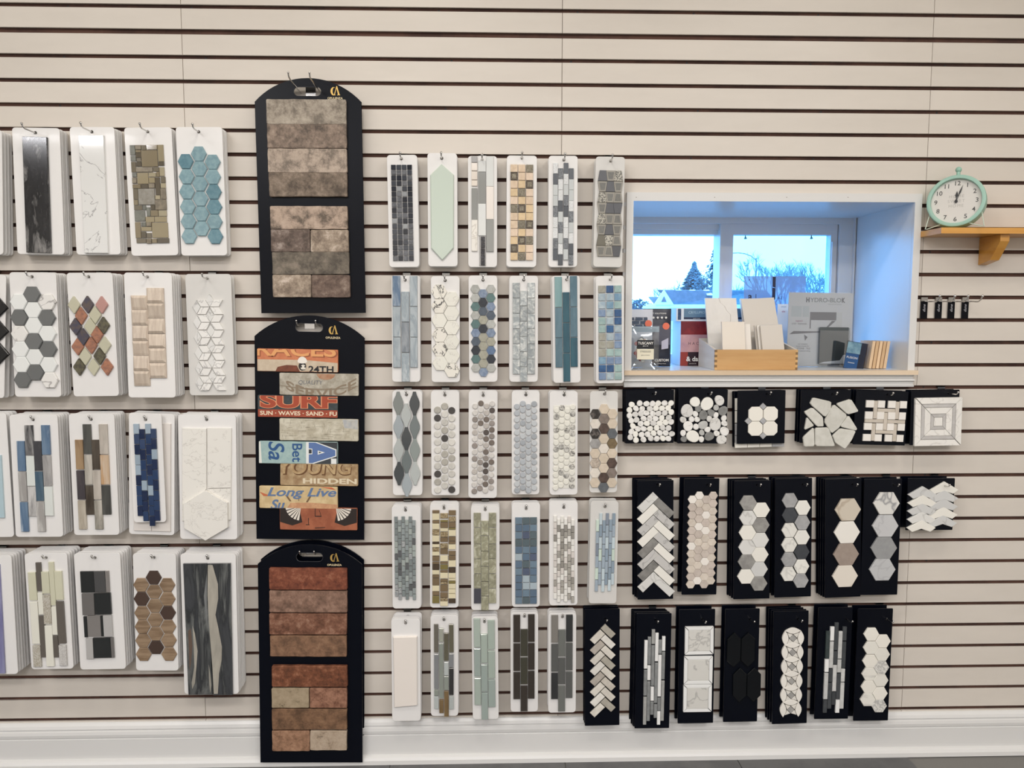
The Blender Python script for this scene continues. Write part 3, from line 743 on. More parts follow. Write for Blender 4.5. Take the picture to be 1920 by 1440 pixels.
# clock
d = .080
ccx, ccz, ctt = PX(1793, 378, d); R0 = 49.0 * ctt / FPX
yaw = math.radians(-37)
ck = thing('alarm_clock', 'mint green round alarm clock on wire legs, standing on the pine shelf', 'clock', (ccx, -d, ccz), (math.radians(-7), 0, yaw))
MINT = M((150, 188, 172), rough=.35, var=0)
R1 = R0 * .86
MB().lathe([(R0 * .80, .030), (R0 * .96, .030), (R0, .026), (R0, -.010), (R0 * .985, -.014), (R0 * .93, -.0155), (R1, -.0145), (R1 * .985, -.011), (R1 * .985, .002)], 64).build('case', MINT, ck, smooth=True)
MB().lathe([(.00001, .030), (R0 * .81, .030)], 40).build('back_plate', MINT, ck)
face = link('dial', mesh([(x, 0, z) for x, z in circ(R1 * .99, 48)], [tuple(range(48))]), M((226, 222, 216), rough=.5, var=0), ck, (0, -.002, 0))
DK = M((70, 70, 68), rough=.5, var=0)
for k in range(1, 13):
    a = math.radians(90 - 30 * k); rr = R1 * .80
    text(str(k), R0 * .235, DK, face, rr * math.cos(a), rr * math.sin(a), -.0004, name='numeral', bold=.0002)
PG = M((190, 186, 180), rough=.5, var=0)
for k, wd in enumerate(('HOME', 'SWEET', 'HOME')):
    text(wd, R0 * .16, PG, face, 0, R1 * (.22 - .21 * k), -.0003, space=1.25)
def hand(name, ang, ln, wd):
    a = math.radians(ang); dx, dz = math.sin(a), math.cos(a); px_, pz_ = dz, -dx
    p = [(-dx * .006 + px_ * .0012, -dz * .006 + pz_ * .0012), (dx * ln * .35 + px_ * .0008, dz * ln * .35 + pz_ * .0008), (dx * ln * .58 + px_ * wd, dz * ln * .58 + pz_ * wd), (dx * ln, dz * ln), (dx * ln * .58 - px_ * wd, dz * ln * .58 - pz_ * wd), (dx * ln * .35 - px_ * .0008, dz * ln * .35 - pz_ * .0008), (-dx * .006 - px_ * .0012, -dz * .006 - pz_ * .0012)]
    link(name, prism(p, .0006, .0001), INK, ck, (0, -.0045 if name == 'hour_hand' else -.0055, 0))
hand('hour_hand', 2, R1 * .46, .0042)
hand('minute_hand', 18, R1 * .76, .0026)
MB().lathe([(.00001, -.007), (.0045, -.0068), (.0045, -.002)], 12).build('hub', INK, ck)
MB().tube([(0, .008, R0 * .98), (0, .008, R0 * 1.18)], R0 * .07, 10).ball((0, .008, R0 * 1.25), R0 * .115, 12, 8).build('knob', MINT, ck, smooth=True)
link('crystal', mesh([(x, 0, z) for x, z in circ(R1 * .985, 40)], [tuple(range(40))]), clear_mat('clock_crystal', (.97, .97, .97), .04), ck, (0, -.0105, 0))
zfoot = szt - ccz
for sx in (-1, 1):
    a0, a1 = math.radians(-90 + sx * 62), math.radians(-90 + sx * 28)
    p0 = Vector((R0 * .98 * math.cos(a0), -.006, R0 * .98 * math.sin(a0))); p1 = Vector((R0 * .98 * math.cos(a1), -.006, R0 * .98 * math.sin(a1)))
    zf = zfoot + .0030
    f1 = Vector((sx * R0 * .98, -.012 - .0, zf)); f2 = Vector((sx * R0 * .92, -.010, zf))
    # tilt of the clock: foot height in its own frame
    for ft in (f1, f2): ft.z = (zf - math.sin(math.radians(-7)) * ft.y) / math.cos(math.radians(-7))
    MB().tube([p0, f1, f2, p1], .0016, 6).build('leg', M((196, 208, 190), rough=.35, var=0), ck)

# four black hang tags on slat hooks
TAGM = M((5, 6, 14), rough=.35, var=0, spec=.12); SILV = M((190, 190, 196), rough=.4, var=0)
which = ['leftmost', 'second from left', 'third from left', 'rightmost']
for k, px in enumerate((1733.5, 1760.5, 1784.5, 1810.5)):
    d = .006; x, z1, t = PX(px, 563, d); _, z0, _ = PX(px, 597, d); s = t / FPX; h = z1 - z0
    hk = thing('display_hook', which[k] + ' of four slim metal hooks right of the window', 'hook', (x, 0, z1))
    MB().box(-.011, .011, -.006, .008, -.002, .010).build('bracket', DULL, hk)
    MB().tube([(0, -.005, -.004), (0, -.075, -.006), (0, -.088, .001), (0, -.094, .010)], .0022, 8).ball((0, -.095, .012), .0042).build('prong', CHROME, hk, smooth=True)
    tg = thing('hang_tag', which[k] + ' of four small black hang tags with silver script', 'tag', (x, -d, (z0 + z1) / 2))
    MB().box(-6.5 * s, 6.5 * s, 0, .0015, -h / 2 - .001, h / 2 - .004).build('card', TAGM, tg)
    text('dune', .013, SILV, tg, 0, h * .06, -.0004, turn=math.pi / 2, shear=.3)

# ------------------------------------------------------------------ sample boards
RB = random.Random(77)
_panel = {}
class Board:
    """a hanging sample board; corners and tiles are read in the frame g = (x, y, scale) of a close-up, unprojected on the board's plane"""
    def __init__(b, g, xl0, xr0, y0, xl1, xr1, y1, desc, hole=None, d=.05, n=2, style='white', r=6.0, mat=None, hook=True, ext=.035, short=None, back_dx=0.0, behind=None, label=None):
        b.g = g; G = lambda x, y: (g[0] + x / g[2], g[1] + y / g[2])
        tx, ty = G((xl0 + xr0) / 2, y0); bx, by = G((xl1 + xr1) / 2, y1)
        w = ((xr0 - xl0) + (xr1 - xl1)) / 2 / g[2]
        b.t = (tx, ty); b.b = (bx, by)
        X0, Z0, t0 = PX(tx, ty, d); X1, Z1, t1 = PX(bx, by, d)
        b.s = (t0 + t1) / 2 / FPX; b.H = math.hypot(X1 - X0, Z1 - Z0); b.W = w * b.s
        b.rot = math.atan2(X0 - X1, Z0 - Z1); b.c = ((X0 + X1) / 2, (Z0 + Z1) / 2); b.d = d
        b.desc = desc; short = short or desc
        black = style == 'black'
        b.e = empty('tile_sample_board', (b.c[0], -d, b.c[1]), (0, b.rot, 0))
        kind = 'black' if black else ('pale grey' if style == 'grey' else 'white')
        prop(b.e, label or ('%s sample board with %s' % (kind, desc)), 'sample board', 'tile sample boards on the slat wall')
        m = mat or (NAVY if black else BOARDG if style == 'grey' else BOARD)
        hx, hz = b.uv(*(hole or ((xl0 + xr0) / 2, y0 + 9 * g[2])))
        rad = .002 if black else r * b.s
        hr = .0035 if black else .0052
        key = (round(b.W, 4), round(b.H, 4), round(hx, 4), round(hz, 4), rad)
        th = .0035
        me = holed(rrect(b.W, b.H, rad, 2 if black else 4), [circ(hr, 12, hx, hz)], 0, th)
        link('panel', me, m, b.e)
        # boards stacked behind on the same hook
        hxw = b.c[0] + hx * math.cos(b.rot) + hz * math.sin(b.rot); hzw = b.c[1] + hz * math.cos(b.rot) - hx * math.sin(b.rot)
        for k in range(n):
            dk = d - (d - .006) * (k + 1) / (n + .35)
            jx, jz, jr = RB.uniform(-.0012, .0012) + back_dx * (k + 1) / max(1, n), RB.uniform(-.0016, .0012), RB.uniform(-.004, .004)
            o = link('tile_sample_board', me, m, None, (b.c[0] + jx, -dk, b.c[1] + jz), (0, b.rot + jr, 0))
            prop(o, '%s %s board hanging behind the %s sample' % (ordn[k], kind, short), 'sample board', 'spare boards stacked behind the front samples')
        if hook: b.hook(hxw, hzw, d + ext, short, black)
    def hook(b, x, z, reach, short, black):
        sl = min((zz for zz in slotZ.values() if zz > z + .006), key=lambda q: q - z)
        hk = empty('slatwall_hook', (x, 0, z)); prop(hk, 'metal wall hook holding the %s sample' % short, 'hook', 'hooks holding the sample boards')
        up = sl - z
        m = MB().box(-.0125, .0125, -.0016, -.0002, -.008, up + .004)
        m.box(-.0125, .0125, -.0016, .0095, up + .001, up + .004)
        m.build('bracket', DULL if not black else M((120, 122, 128), rough=.3, var=0, metal=1), hk)
        rr = .0020 if black else .0023
        if black: p = [(0, -.001, 0), (0, -reach + .006, 0), (0.0005, -reach - .001, .002), (.001, -reach - .005, .008)]
        else: p = [(0, -.001, 0), (0, -reach + .014, 0), (0, -reach + .004, .0035), (0, -reach, .0115)]
        MB().tube(p, rr, 8).ball(p[-1], rr * 1.75, 8, 6).build('prong', CHROME, hk, smooth=True)
    def uv(b, x, y):
        px, py = b.g[0] + x / b.g[2], b.g[1] + y / b.g[2]
        t = (py - b.t[1]) / (b.b[1] - b.t[1]); ax = b.t[0] + (b.b[0] - b.t[0]) * t
        return (px - ax) * b.s, b.H / 2 - t * b.H
    def k(b, v): return v / b.g[2] * b.s
    def put(b, name, me, mat, u, v, rot=0.0, y=0.0):
        j = 0.0 if name in ('plank_tile', 'wall_tile', 'mesh_backing') else .011
        return link(name, me, mat, b.e, (u, y, v), (RB.uniform(-j, j), rot + RB.uniform(-j, j) * .5, RB.uniform(-j, j)))
    def tile(b, x0, x1, y0, y1, mat, th=.005, bev=.0007, name='tile', u=None):
        uu, v = b.uv((x0 + x1) / 2, (y0 + y1) / 2); uu = uu if u is None else u
        return b.put(name, prism(rect(round(b.k(x1 - x0), 4), round(b.k(y1 - y0), 4)), th, bev), mat, uu, v)
    def col(b, x0, x1, rows, th=.005, bev=.0007, name='tile'):
        u = b.uv((x0 + x1) / 2, rows[0][0])[0]
        for y0, y1, m in rows: b.tile(x0, x1, y0, y1, m, th, bev, name, u)
    def hexes(b, pts, w, h, mats, th=.005, bev=.0007, name='hexagon_tile'):
        me = prism(hexa(b.k(w), b.k(h)), th, bev)
        for (x, y), m in zip(pts, mats): b.put(name, me, m, *b.uv(x, y))
    def shape(b, pts, x, y, mat, th=.005, bev=.0007, name='tile', rot=0.0):
        """outline in close-up units, y down, about x, y"""
        return b.put(name, prism([(b.k(p), -b.k(q)) for p, q in pts], th, bev), mat, *b.uv(x, y), rot)
    def poly(b, pts, mat, th=.005, bev=.0007, name='tile'):
        q = [b.uv(*p) for p in pts]; cx = sum(p[0] for p in q) / len(q); cz = sum(p[1] for p in q) / len(q)
        return b.put(name, prism([(p[0] - cx, p[1] - cz) for p in q], th, bev, cache=False), mat, cx, cz)
    def sheet(b, x0, x1, y0, y1, mat, th=.0012, name='mesh_backing', dy=0):
        uu, v = b.uv((x0 + x1) / 2, (y0 + y1) / 2)
        return b.put(name, prism(rect(b.k(x1 - x0), b.k(y1 - y0)), th, .0003), mat, uu, v)

def GL(c, rough=.08, var=.06): return M(c, rough=rough, var=var, coat=.5)
def MARB(c=(232, 229, 223), v=(165, 162, 158), s=28, hi=.02, var=.03, rough=.28): return M(c, rough=rough, var=var, kind='vein', c2=v, scale=s * .5, lo=0, hi=hi, dist=.5, detail=3, drough=.5)
def MOT(c, c2, s=70, rough=.3, var=.06, **k): return M(c, rough=rough, var=var, kind='mix', c2=c2, scale=s, lo=.38, hi=.62, **k)
def STREAK(c, c2, rough=.25, var=.05, s=26, c3=None, dist=.4): return M(c, rough=rough, var=var, kind='mix', c2=c2, c3=c3, scale=s, lo=.38, hi=.56, stretch=(1, 1, .16), dist=dist)

# ---- left section, top row
g = (0, 220, 4.0)
b = Board(g, -372, 8, 85, -358, 22, 1022, 'plain cut off face at the left edge of the top row', d=.06, n=3, hole=(-180, 115), label='white sample board cut by the picture edge at the far left of the top row', short='top row edge cut')
b = Board(g, 95, 440, 78, 130, 485, 1028, 'one charcoal weathered plank tile', hole=(265, 115), d=.055, n=4, ext=.07, short='charcoal weathered plank')
b.poly([(178, 148), (358, 150), (390, 1018), (208, 1015)], M((40, 40, 42), rough=.12, var=0, kind='mix', c2=(22, 22, 25), c3=(150, 148, 146), scale=30, lo=.40, hi=.54, stretch=(1, 1, .28), dist=.5, coat=.3), .008, .001, 'plank_tile')
b = Board(g, 525, 852, 72, 575, 905, 1030, 'one glossy white marble plank tile', hole=(688, 108), d=.055, n=4, ext=.065, short='glossy white marble plank')
b.poly([(600, 138), (782, 138), (818, 1020), (645, 1018)], M((226, 226, 224), rough=.06, var=0, kind='vein', c2=(150, 148, 150), scale=5.5, lo=0, hi=.009, dist=.7, coat=.6), .008, .001, 'plank_tile')
b = Board(g, 935, 1280, 75, 985, 1340, 1037, 'brown and bronze glass mosaic of mixed sizes', hole=(1108, 107), d=.04, n=2, ext=.055, short='bronze mixed mosaic')
BR = [GL((112, 104, 88)), GL((132, 120, 96)), MOT((138, 128, 108), (112, 102, 86)), GL((152, 140, 112)), GL((92, 84, 70)), MOT((150, 146, 136), (128, 122, 110)), MOT((120, 122, 112), (104, 104, 96)), GL((168, 158, 132))]
pieces = [(980, 1018, 208, 280, 6), (1020, 1062, 208, 240, 2), (1022, 1060, 244, 262, 1), (1064, 1098, 208, 245, 0), (1102, 1182, 208, 242, 1), (1186, 1228, 208, 330, 3), (1024, 1065, 265, 300, 4), (985, 1024, 288, 325, 6), (1028, 1062, 304, 330, 0),
 (1066, 1184, 248, 368, 1), (990, 1024, 332, 408, 0), (1028, 1064, 334, 366, 4), (1192, 1232, 334, 362, 4), (1026, 1148, 374, 408, 2), (1152, 1196, 374, 404, 0), (1200, 1234, 374, 440, 7), (996, 1030, 414, 444, 6), (1034, 1116, 414, 496, 3), (1120, 1172, 414, 445, 7), (1176, 1198, 408, 445, 1),
 (998, 1030, 450, 492, 2), (1120, 1164, 450, 490, 3), (1168, 1204, 452, 580, 4), (1208, 1242, 446, 490, 0), (1000, 1060, 500, 530, 1), (1064, 1116, 500, 530, 4), (1120, 1164, 494, 528, 2), (1208, 1244, 494, 530, 7), (1004, 1040, 534, 612, 0), (1044, 1164, 534, 652, 5), (1208, 1246, 534, 612, 2), (1168, 1204, 584, 614, 7),
 (1008, 1040, 616, 654, 1), (1168, 1250, 618, 692, 2), (1010, 1070, 658, 692, 0), (1074, 1098, 658, 692, 6), (1102, 1130, 672, 740, 6), (1134, 1165, 656, 692, 4), (1014, 1092, 698, 776, 6), (1096, 1160, 744, 784, 3), (1134, 1190, 696, 740, 1), (1194, 1252, 698, 740, 7), (1164, 1252, 744, 784, 3),
 (1020, 1060, 784, 902, 1), (1064, 1098, 784, 816, 6), (1102, 1140, 784, 816, 2), (1064, 1140, 820, 850, 3), (1144, 1262, 790, 902, 3), (1064, 1100, 856, 902, 4), (1104, 1140, 866, 902, 0), (1028, 1100, 908, 940, 0), (1104, 1140, 908, 945, 2), (1144, 1180, 910, 942, 1), (1184, 1270, 908, 942, 4)]
for x0, x1, y0, y1, c in pieces: b.tile(x0, x1, y0, y1, BR[c], .004 + .001 * (c % 3))
b = Board(g, 1320, 1662, 72, 1360, 1705, 1037, 'glossy blue green hexagon tiles', hole=(1490, 108), d=.05, n=3, ext=.05, short='blue green hexagon', behind=None)
HB = [M((138, 168, 176), rough=.1, var=.05, kind='mix', c2=(120, 152, 162), scale=80, lo=.4, hi=.6, coat=.6), M((104, 142, 154), rough=.1, var=.05, kind='mix', c2=(90, 128, 142), scale=80, lo=.4, hi=.6, coat=.6)]
b.hexes([(1495, 274), (1500, 385), (1504, 497), (1508, 610), (1514, 722), (1517, 834), (1398, 330), (1405, 443), (1408, 556), (1414, 669), (1418, 780), (1424, 892), (1597, 335), (1600, 446), (1606, 558), (1610, 671), (1613, 783), (1618, 894)], 116, 108,
        [HB[i] for i in (0, 0, 0, 0, 0, 0, 1, 0, 0, 0, 0, 0, 0, 0, 1, 1, 0, 1)], .007, .0016)

# ---- left section, second row
g = (0, 490, 4.0)
b = Board(g, -300, 42, 90, -312, 28, 1016, 'plain cut', d=.065, n=2, hole=(-130, 125), label='white sample board with black diamond tiles cut by the left picture edge', short='black diamond')
BKD = M((14, 14, 17), rough=.12, var=0)
for y in (335, 510, 680):
    b.shape([(-95, 0), (0, -105), (95, 0), (0, 105)], -32 + (y - 335) * .03, y, BKD, .008, .002, 'diamond_tile')
b = Board(g, 72, 416, 83, 115, 458, 1017, 'white and dark grey faceted hexagons', hole=(240, 115), d=.07, n=5, ext=.03, short='white and dark grey hexagon')
DG = GL((104, 106, 106), .12); WG = M((228, 230, 228), rough=.08, var=.02, coat=.6); CM = MARB((228, 226, 222), (160, 156, 154), 22)
P = [(245, 246), (255, 363), (260, 480), (262, 597), (268, 714), (273, 831), (150, 303), (153, 420), (156, 540), (162, 656), (170, 772), (178, 888), (360, 303), (357, 420), (362, 538), (368, 655), (372, 772), (380, 888)]
b.hexes(P, 130, 116, [DG, WG, WG, DG, WG, DG, WG, DG, CM, WG, WG, DG, CM, DG, WG, DG, WG, CM], .008, .0022)
b = Board(g, 500, 840, 85, 555, 890, 1012, 'rounded diamond glass tiles in copper, olive and navy', hole=(665, 115), d=.075, n=5, ext=.03, short='copper and olive diamond')
OL = GL((188, 185, 162), .1); COP = M((172, 116, 88), rough=.1, var=.08, kind='mix', c2=(138, 96, 80), scale=90, lo=.4, hi=.62, coat=.5); NV = M((66, 64, 80), rough=.1, var=.1, kind='mix', c2=(88, 76, 72), scale=70, lo=.4, hi=.6, coat=.5); DO = M((96, 92, 70), rough=.1, var=.1, kind='mix', c2=(66, 60, 50), scale=70, lo=.4, hi=.6, coat=.5); PK = M((178, 134, 126), rough=.1, var=.05, coat=.5)
def rdiamond(w, h, k=.24):
    c = [(0, -h / 2), (w / 2, 0), (0, h / 2), (-w / 2, 0)]; o = []
    for i in range(4):
        a, p, q = c[i - 1], c[i], c[(i + 1) % 4]
        for s_, f_ in ((a, k), (a, k * .35), (q, k * .35), (q, k)):
            o.append((p[0] + (s_[0] - p[0]) * f_ * (1 if f_ == k else .9), p[1] + (s_[1] - p[1]) * f_ * (1 if f_ == k else .9)))
    return o
DP = rdiamond(96, 140)
for x, y, m in ((563, 325, OL), (663, 322, NV), (767, 325, PK), (615, 405, COP), (718, 400, OL), (575, 485, NV), (682, 486, OL), (780, 478, DO), (630, 562, NV), (733, 547, COP), (590, 636, COP), (690, 626, COP), (790, 626, OL), (645, 710, OL), (752, 708, DO), (602, 788, DO), (707, 790, OL), (807, 790, COP)):
    b.shape(DP, x, y, m, .007, .0016, 'diamond_tile')
b = Board(g, 932, 1283, 85, 965, 1318, 1022, 'beige split face stone blocks in two columns', hole=(1105, 117), d=.085, n=4, ext=.03, short='beige split face stone')
ST = M((206, 192, 176), rough=.5, var=.06, kind='mix', c2=(190, 174, 158), scale=30, lo=.4, hi=.6, stretch=(4, 1, .5))
def wedge(b, x0, x1, y0, y1, u, mat, rn):
    uu, v = b.uv((x0 + x1) / 2, (y0 + y1) / 2); w, h = b.k(x1 - x0) / 2, b.k(y1 - y0) / 2
    a, c = rn.choice([(.009, .009), (.011, .006), (.006, .011)]); ins = h * .34
    v0 = [(-w, 0, -h), (w, 0, -h), (w, 0, h), (-w, 0, h), (-w, -a * .55, -h), (w, -a * .55, -h), (w, -c * .55, h), (-w, -c * .55, h)]
    v1 = [(-w * .78, -a, -h + ins), (w * .78, -a, -h + ins), (w * .78, -c, h - ins), (-w * .78, -c, h - ins)]
    f = [(0, 1, 5, 4), (1, 2, 6, 5), (2, 3, 7, 6), (3, 0, 4, 7), (4, 5, 9, 8), (5, 6, 10, 9), (6, 7, 11, 10), (7, 4, 8, 11), (8, 9, 10, 11)]
    link('stone_block', mesh(v0 + v1, f), mat, b.e, (u, 0, v))
rn = random.Random(9)
for x0, x1, ys in ((1102, 1228, (198, 312, 426, 540, 648, 760, 875)), (988, 1106, (255, 362, 478, 594, 705, 820, 936))):
    u = b.uv((x0 + x1) / 2, ys[0])[0]
    for y0, y1 in zip(ys[:-1], ys[1:]): wedge(b, x0, x1, y0, y1 - 3, u, ST, rn)
b = Board(g, 1390, 1730, 95, 1425, 1762, 1005, 'white marble rhombus tiles forming stars', hole=(1555, 127), d=.045, n=1, ext=.045, style='grey', short='white marble star')
RW = [MARB((234, 232, 228), (190, 188, 186), 40), MARB((222, 221, 218), (180, 178, 176), 40)]
for i in range(6):
    x, y = 1577 + i * 4.4, 340 + 114.5 * i
    b.shape([(0, -98), (30, -50), (0, -3), (-30, -50)], x, y, RW[1], .005, .0006, 'rhombus_tile')
    for sx in (-1, 1):
        b.shape([(sx * 3, -2), (sx * 32, -52), (sx * 96, -52), (sx * 66, -2)], x, y, RW[0], .006, .0006, 'rhombus_tile')
        if i < 5 or True: b.shape([(sx * 3, 2), (sx * 66, 2), (sx * 96, 54), (sx * 32, 54)], x, y, RW[0], .006, .0006, 'rhombus_tile')
    if i < 6: b.shape([(-99, -50), (-70, 0), (-99, 50), (-128, 0)], x, y, RW[1], .004, .0006, 'rhombus_tile')

# ---- left section, third row
g = (0, 750, 4.0)
b = Board(g, -312, 40, 100, -248, 104, 1030, 'pale blue strip', hole=(-140, 140), d=.07, n=3, label='white sample board with a pale blue tile, cut by the left picture edge', short='pale blue edge cut')
b.poly([(-60, 410), (12, 410), (38, 880), (-34, 880)], GL((176, 198, 206), .15), .006)
b = Board(g, 73, 426, 110, 120, 472, 1027, 'blue, grey and white vertical brick planks', hole=(248, 147), d=.08, n=5, ext=.012, short='blue and grey plank')
BL = STREAK((110, 132, 154), (84, 108, 136), c3=(186, 197, 206)); GW = STREAK((206, 204, 200), (160, 157, 154)); MI = M((214, 218, 214), rough=.15, var=.03); BW = STREAK((196, 194, 192), (52, 52, 56), dist=.8); DK1 = STREAK((92, 92, 94), (64, 64, 68)); TB = STREAK((86, 106, 120), (64, 86, 104), c3=(120, 136, 146)); GRY = STREAK((172, 170, 168), (128, 126, 126))
for x0, x1, rows in ((133, 190, ((303, 530, BL), (534, 756, GW), (760, 985, BL))), (190, 250, ((185, 411, BW), (415, 640, MI), (644, 868, BW))), (256, 313, ((303, 526, DK1), (530, 753, TB), (757, 985, GW))), (311, 372, ((185, 407, BL), (411, 640, GRY), (644, 865, MI)))):
    b.col(x0, x1, rows, .006)
b = Board(g, 517, 852, 103, 557, 895, 1013, 'brown, tan and dark wood look brick planks', hole=(683, 145), d=.08, n=5, ext=.012, short='brown wood plank')
TN = STREAK((168, 142, 110), (136, 110, 82)); DN = STREAK((78, 72, 74), (58, 54, 60)); BG = STREAK((186, 178, 164), (156, 146, 130)); DB = STREAK((62, 54, 46), (88, 80, 70)); GW2 = STREAK((194, 188, 178), (140, 136, 126)); OR = STREAK((180, 140, 96), (206, 194, 178)); DGR = STREAK((84, 84, 80), (60, 60, 58)); BE = STREAK((196, 188, 178), (166, 158, 148))
for x0, x1, rows in ((569, 627, ((293, 516, TN), (522, 742, DN), (747, 968, BG))), (626, 685, ((178, 402, DGR), (407, 630, GW2), (634, 857, DB))), (690, 748, ((293, 517, DB), (521, 743, BE), (747, 968, GW2))), (744, 806, ((178, 403, BE), (407, 630, OR), (634, 856, DGR)))):
    b.col(x0, x1, rows, .006)
b = Board(g, 967, 1206, 105, 1003, 1247, 918, 'small blue glass bricks', hole=(1092, 147), d=.082, n=0, ext=.010, short='small blue glass brick')
bb = Board(g, 968, 1308, 100, 970, 1306, 1010, 'pale planks', hole=(1100, 147), d=.062, n=3, hook=False, short='pale plank', label='wider white board with pale plank tiles behind the blue glass brick sample')
bb.tile(1010, 1140, 165, 985, M((222, 216, 210), rough=.3, var=.01), .006, name='plank_tile'); bb.tile(1143, 1282, 165, 985, M((222, 216, 210), rough=.3, var=.01), .006, name='plank_tile')
NVB = [GL((24, 40, 74), .06, .12), GL((36, 58, 94), .06, .12), GL((152, 168, 182), .12, .06)]
rn = random.Random(21)
pat = ('2111210122210110', '0120001010111200', '2010112010102010', '1102011012010102')
for c, (x, y0, p) in enumerate(((1026, 176, '210220110210'), (1068, 215, '01011200101200'), (1112, 176, '21010121100210'), (1152, 213, '10201011021012'))):
    rows = []; y = y0; i = 0
    end = 868 if c in (0, 3) else 905
    while y < end - 30:
        rows.append((y, y + 74, NVB[int(p[i % len(p)])])); y += 77; i += 1
    b.col(x - 20, x + 20, rows, .006, .0009)
b = Board(g, 1338, 1765, 110, 1353, 1780, 1045, 'white weathered planks and a large white hexagon', hole=(1550, 147), d=.075, n=4, ext=.008, short='white plank and hexagon')
WW = M((230, 227, 220), rough=.35, var=.01, kind='vein', c2=(204, 200, 193), scale=16, lo=0, hi=.011, stretch=(.5, 1, .8), dist=.6)
b.poly([(1375, 210), (1552, 212), (1552, 660), (1385, 905), (1372, 905)], WW, .006, .0008, 'plank_tile')
b.poly([(1558, 206), (1736, 206), (1734, 650), (1562, 656)], WW, .006, .0008, 'plank_tile')
b.poly([(1564, 662), (1734, 656), (1732, 895), (1600, 895)], WW, .006, .0008, 'plank_tile')
b.poly([(1553, 668), (1716, 760), (1718, 945), (1552, 1046), (1394, 955), (1388, 770)], WW, .0145, .0009, 'hexagon_tile')

# ---- left section, bottom row
g = (0, 1010, 4.0)
b = Board(g, -270, 80, 125, -215, 133, 1018, 'periwinkle', hole=(-100, 160), d=.085, n=5, label='white sample board with a periwinkle tile, cut by the left edge of the bottom row', short='periwinkle edge cut')
b.poly([(-60, 190), (0, 190), (46, 1005), (-20, 1005)], STREAK((140, 140, 172), (112, 110, 152)), .006)
b = Board(g, 183, 500, 110, 240, 548, 978, 'cream, olive and dark glass strips with textured bits', hole=(345, 142), d=.09, n=5, ext=.02, short='cream and dark glass strip')
PG1 = GL((206, 204, 180), .1, .03); PW = M((226, 224, 212), rough=.15, var=.02, coat=.4); DS = M((98, 92, 86), rough=.2, var=.05); TX = M((168, 160, 144), rough=.6, var=.05, kind='speck', c2=(196, 192, 182), scale=420, lo=.3, hi=.7, bump=.5); TX2 = M((204, 202, 198), rough=.6, var=.03, kind='speck', c2=(184, 180, 176), scale=420, lo=.3, hi=.7)
for x0, x1, rows in ((219, 276, ((242, 456, PG1), (461, 784, PW), (790, 956, TX))), (276, 312, ((170, 390, DS), (396, 562, PW), (566, 886, DS))), (316, 372, ((240, 406, PG1), (412, 636, TX), (640, 955, PW))), (370, 406, ((166, 498, PG1), (503, 716, PW), (720, 886, DS))), (412, 466, ((236, 456, PG1), (460, 786, DS), (792, 952, TX2)))):
    b.col(x0, x1, rows, .007)
b = Board(g, 555, 897, 108, 605, 943, 980, 'black and grey square glass tiles', hole=(712, 142), d=.09, n=5, ext=.02, short='black and grey square')
BK1 = M((30, 33, 33), rough=.1, var=.05, coat=.5); GR1 = GL((104, 101, 99), .1); GR2 = GL((128, 124, 121), .1); GR3 = GL((176, 174, 172), .12); DG2 = GL((72, 72, 72), .1)
for (x0, x1, y0, y1, m) in ((614, 712, 236, 398, BK1), (714, 796, 236, 398, DG2), (798, 822, 236, 398, GR2), (624, 714, 402, 566, GR1), (716, 836, 400, 564, BK1), (638, 662, 572, 732, BK1), (664, 762, 568, 728, GR2), (764, 780, 568, 728, BK1), (782, 846, 568, 730, GR3), (654, 706, 738, 896, GR3), (708, 836, 734, 890, BK1), (838, 858, 734, 890, GR1)):
    b.tile(x0, x1, y0, y1, m, .007)
b = Board(g, 997, 1316, 110, 1023, 1338, 990, 'brown wood grain hexagons with white joints', hole=(1155, 140), d=.08, n=5, ext=.02, short='brown wood hexagon')
WH = M((150, 128, 104), rough=.4, var=.08, kind='mix', c2=(122, 100, 78), scale=34, lo=.4, hi=.6, stretch=(.25, 1, 2.2)); WD = M((70, 54, 46), rough=.4, var=.08)
P = [(1155, 288), (1160, 393), (1164, 498), (1167, 603), (1170, 708), (1173, 811), (1063, 343), (1066, 447), (1070, 552), (1073, 656), (1077, 760), (1081, 863), (1255, 343), (1257, 447), (1260, 550), (1263, 655), (1267, 757), (1270, 862)]
b.hexes(P, 118, 104, [WD if i in (0, 5, 7, 14) else WH for i in range(18)], .004, .0012)
b = Board(g, 1355, 1765, 112, 1385, 1790, 1165, 'two black and grey veined slab planks', hole=(1558, 148), d=.085, n=5, ext=.008, short='black veined slab')
BM = M((62, 64, 67), rough=.15, var=0, kind='mix', c2=(44, 46, 48), c3=(112, 114, 112), scale=16, lo=.40, hi=.52, stretch=(1.3, 1, .2), dist=1.2, coat=.3)
BMW = M((176, 170, 158), rough=.15, var=0, kind='mix', c2=(150, 146, 136), scale=20, lo=.4, hi=.6, stretch=(1, 1, .2), dist=.6, coat=.3)
sl1 = b.poly([(1383, 182), (1557, 180), (1602, 1162), (1420, 1163)], BM, .008, .001, 'plank_tile'); sl2 = b.poly([(1561, 182), (1730, 180), (1750, 1165), (1606, 1166)], BM, .008, .001, 'plank_tile')
def vein_on(tile, pts, mat, nm):
    q = [b.uv(*p) for p in pts]; ox, oz = tile.location.x, tile.location.z
    flat(tile, nm, [[(a - ox, c - oz) for a, c in q]], mat, -.0083)
vein_on(sl2, [(1565, 190), (1600, 190), (1640, 330), (1642, 440), (1622, 560), (1640, 640), (1670, 800), (1668, 900), (1650, 1000), (1640, 1155), (1610, 1155), (1600, 960), (1575, 640), (1563, 420)], BMW, 'vein')
vein_on(sl1, [(1452, 640), (1470, 700), (1490, 830), (1480, 960), (1470, 1070), (1450, 1120), (1445, 1070), (1465, 950), (1462, 800)], BMW, 'vein')
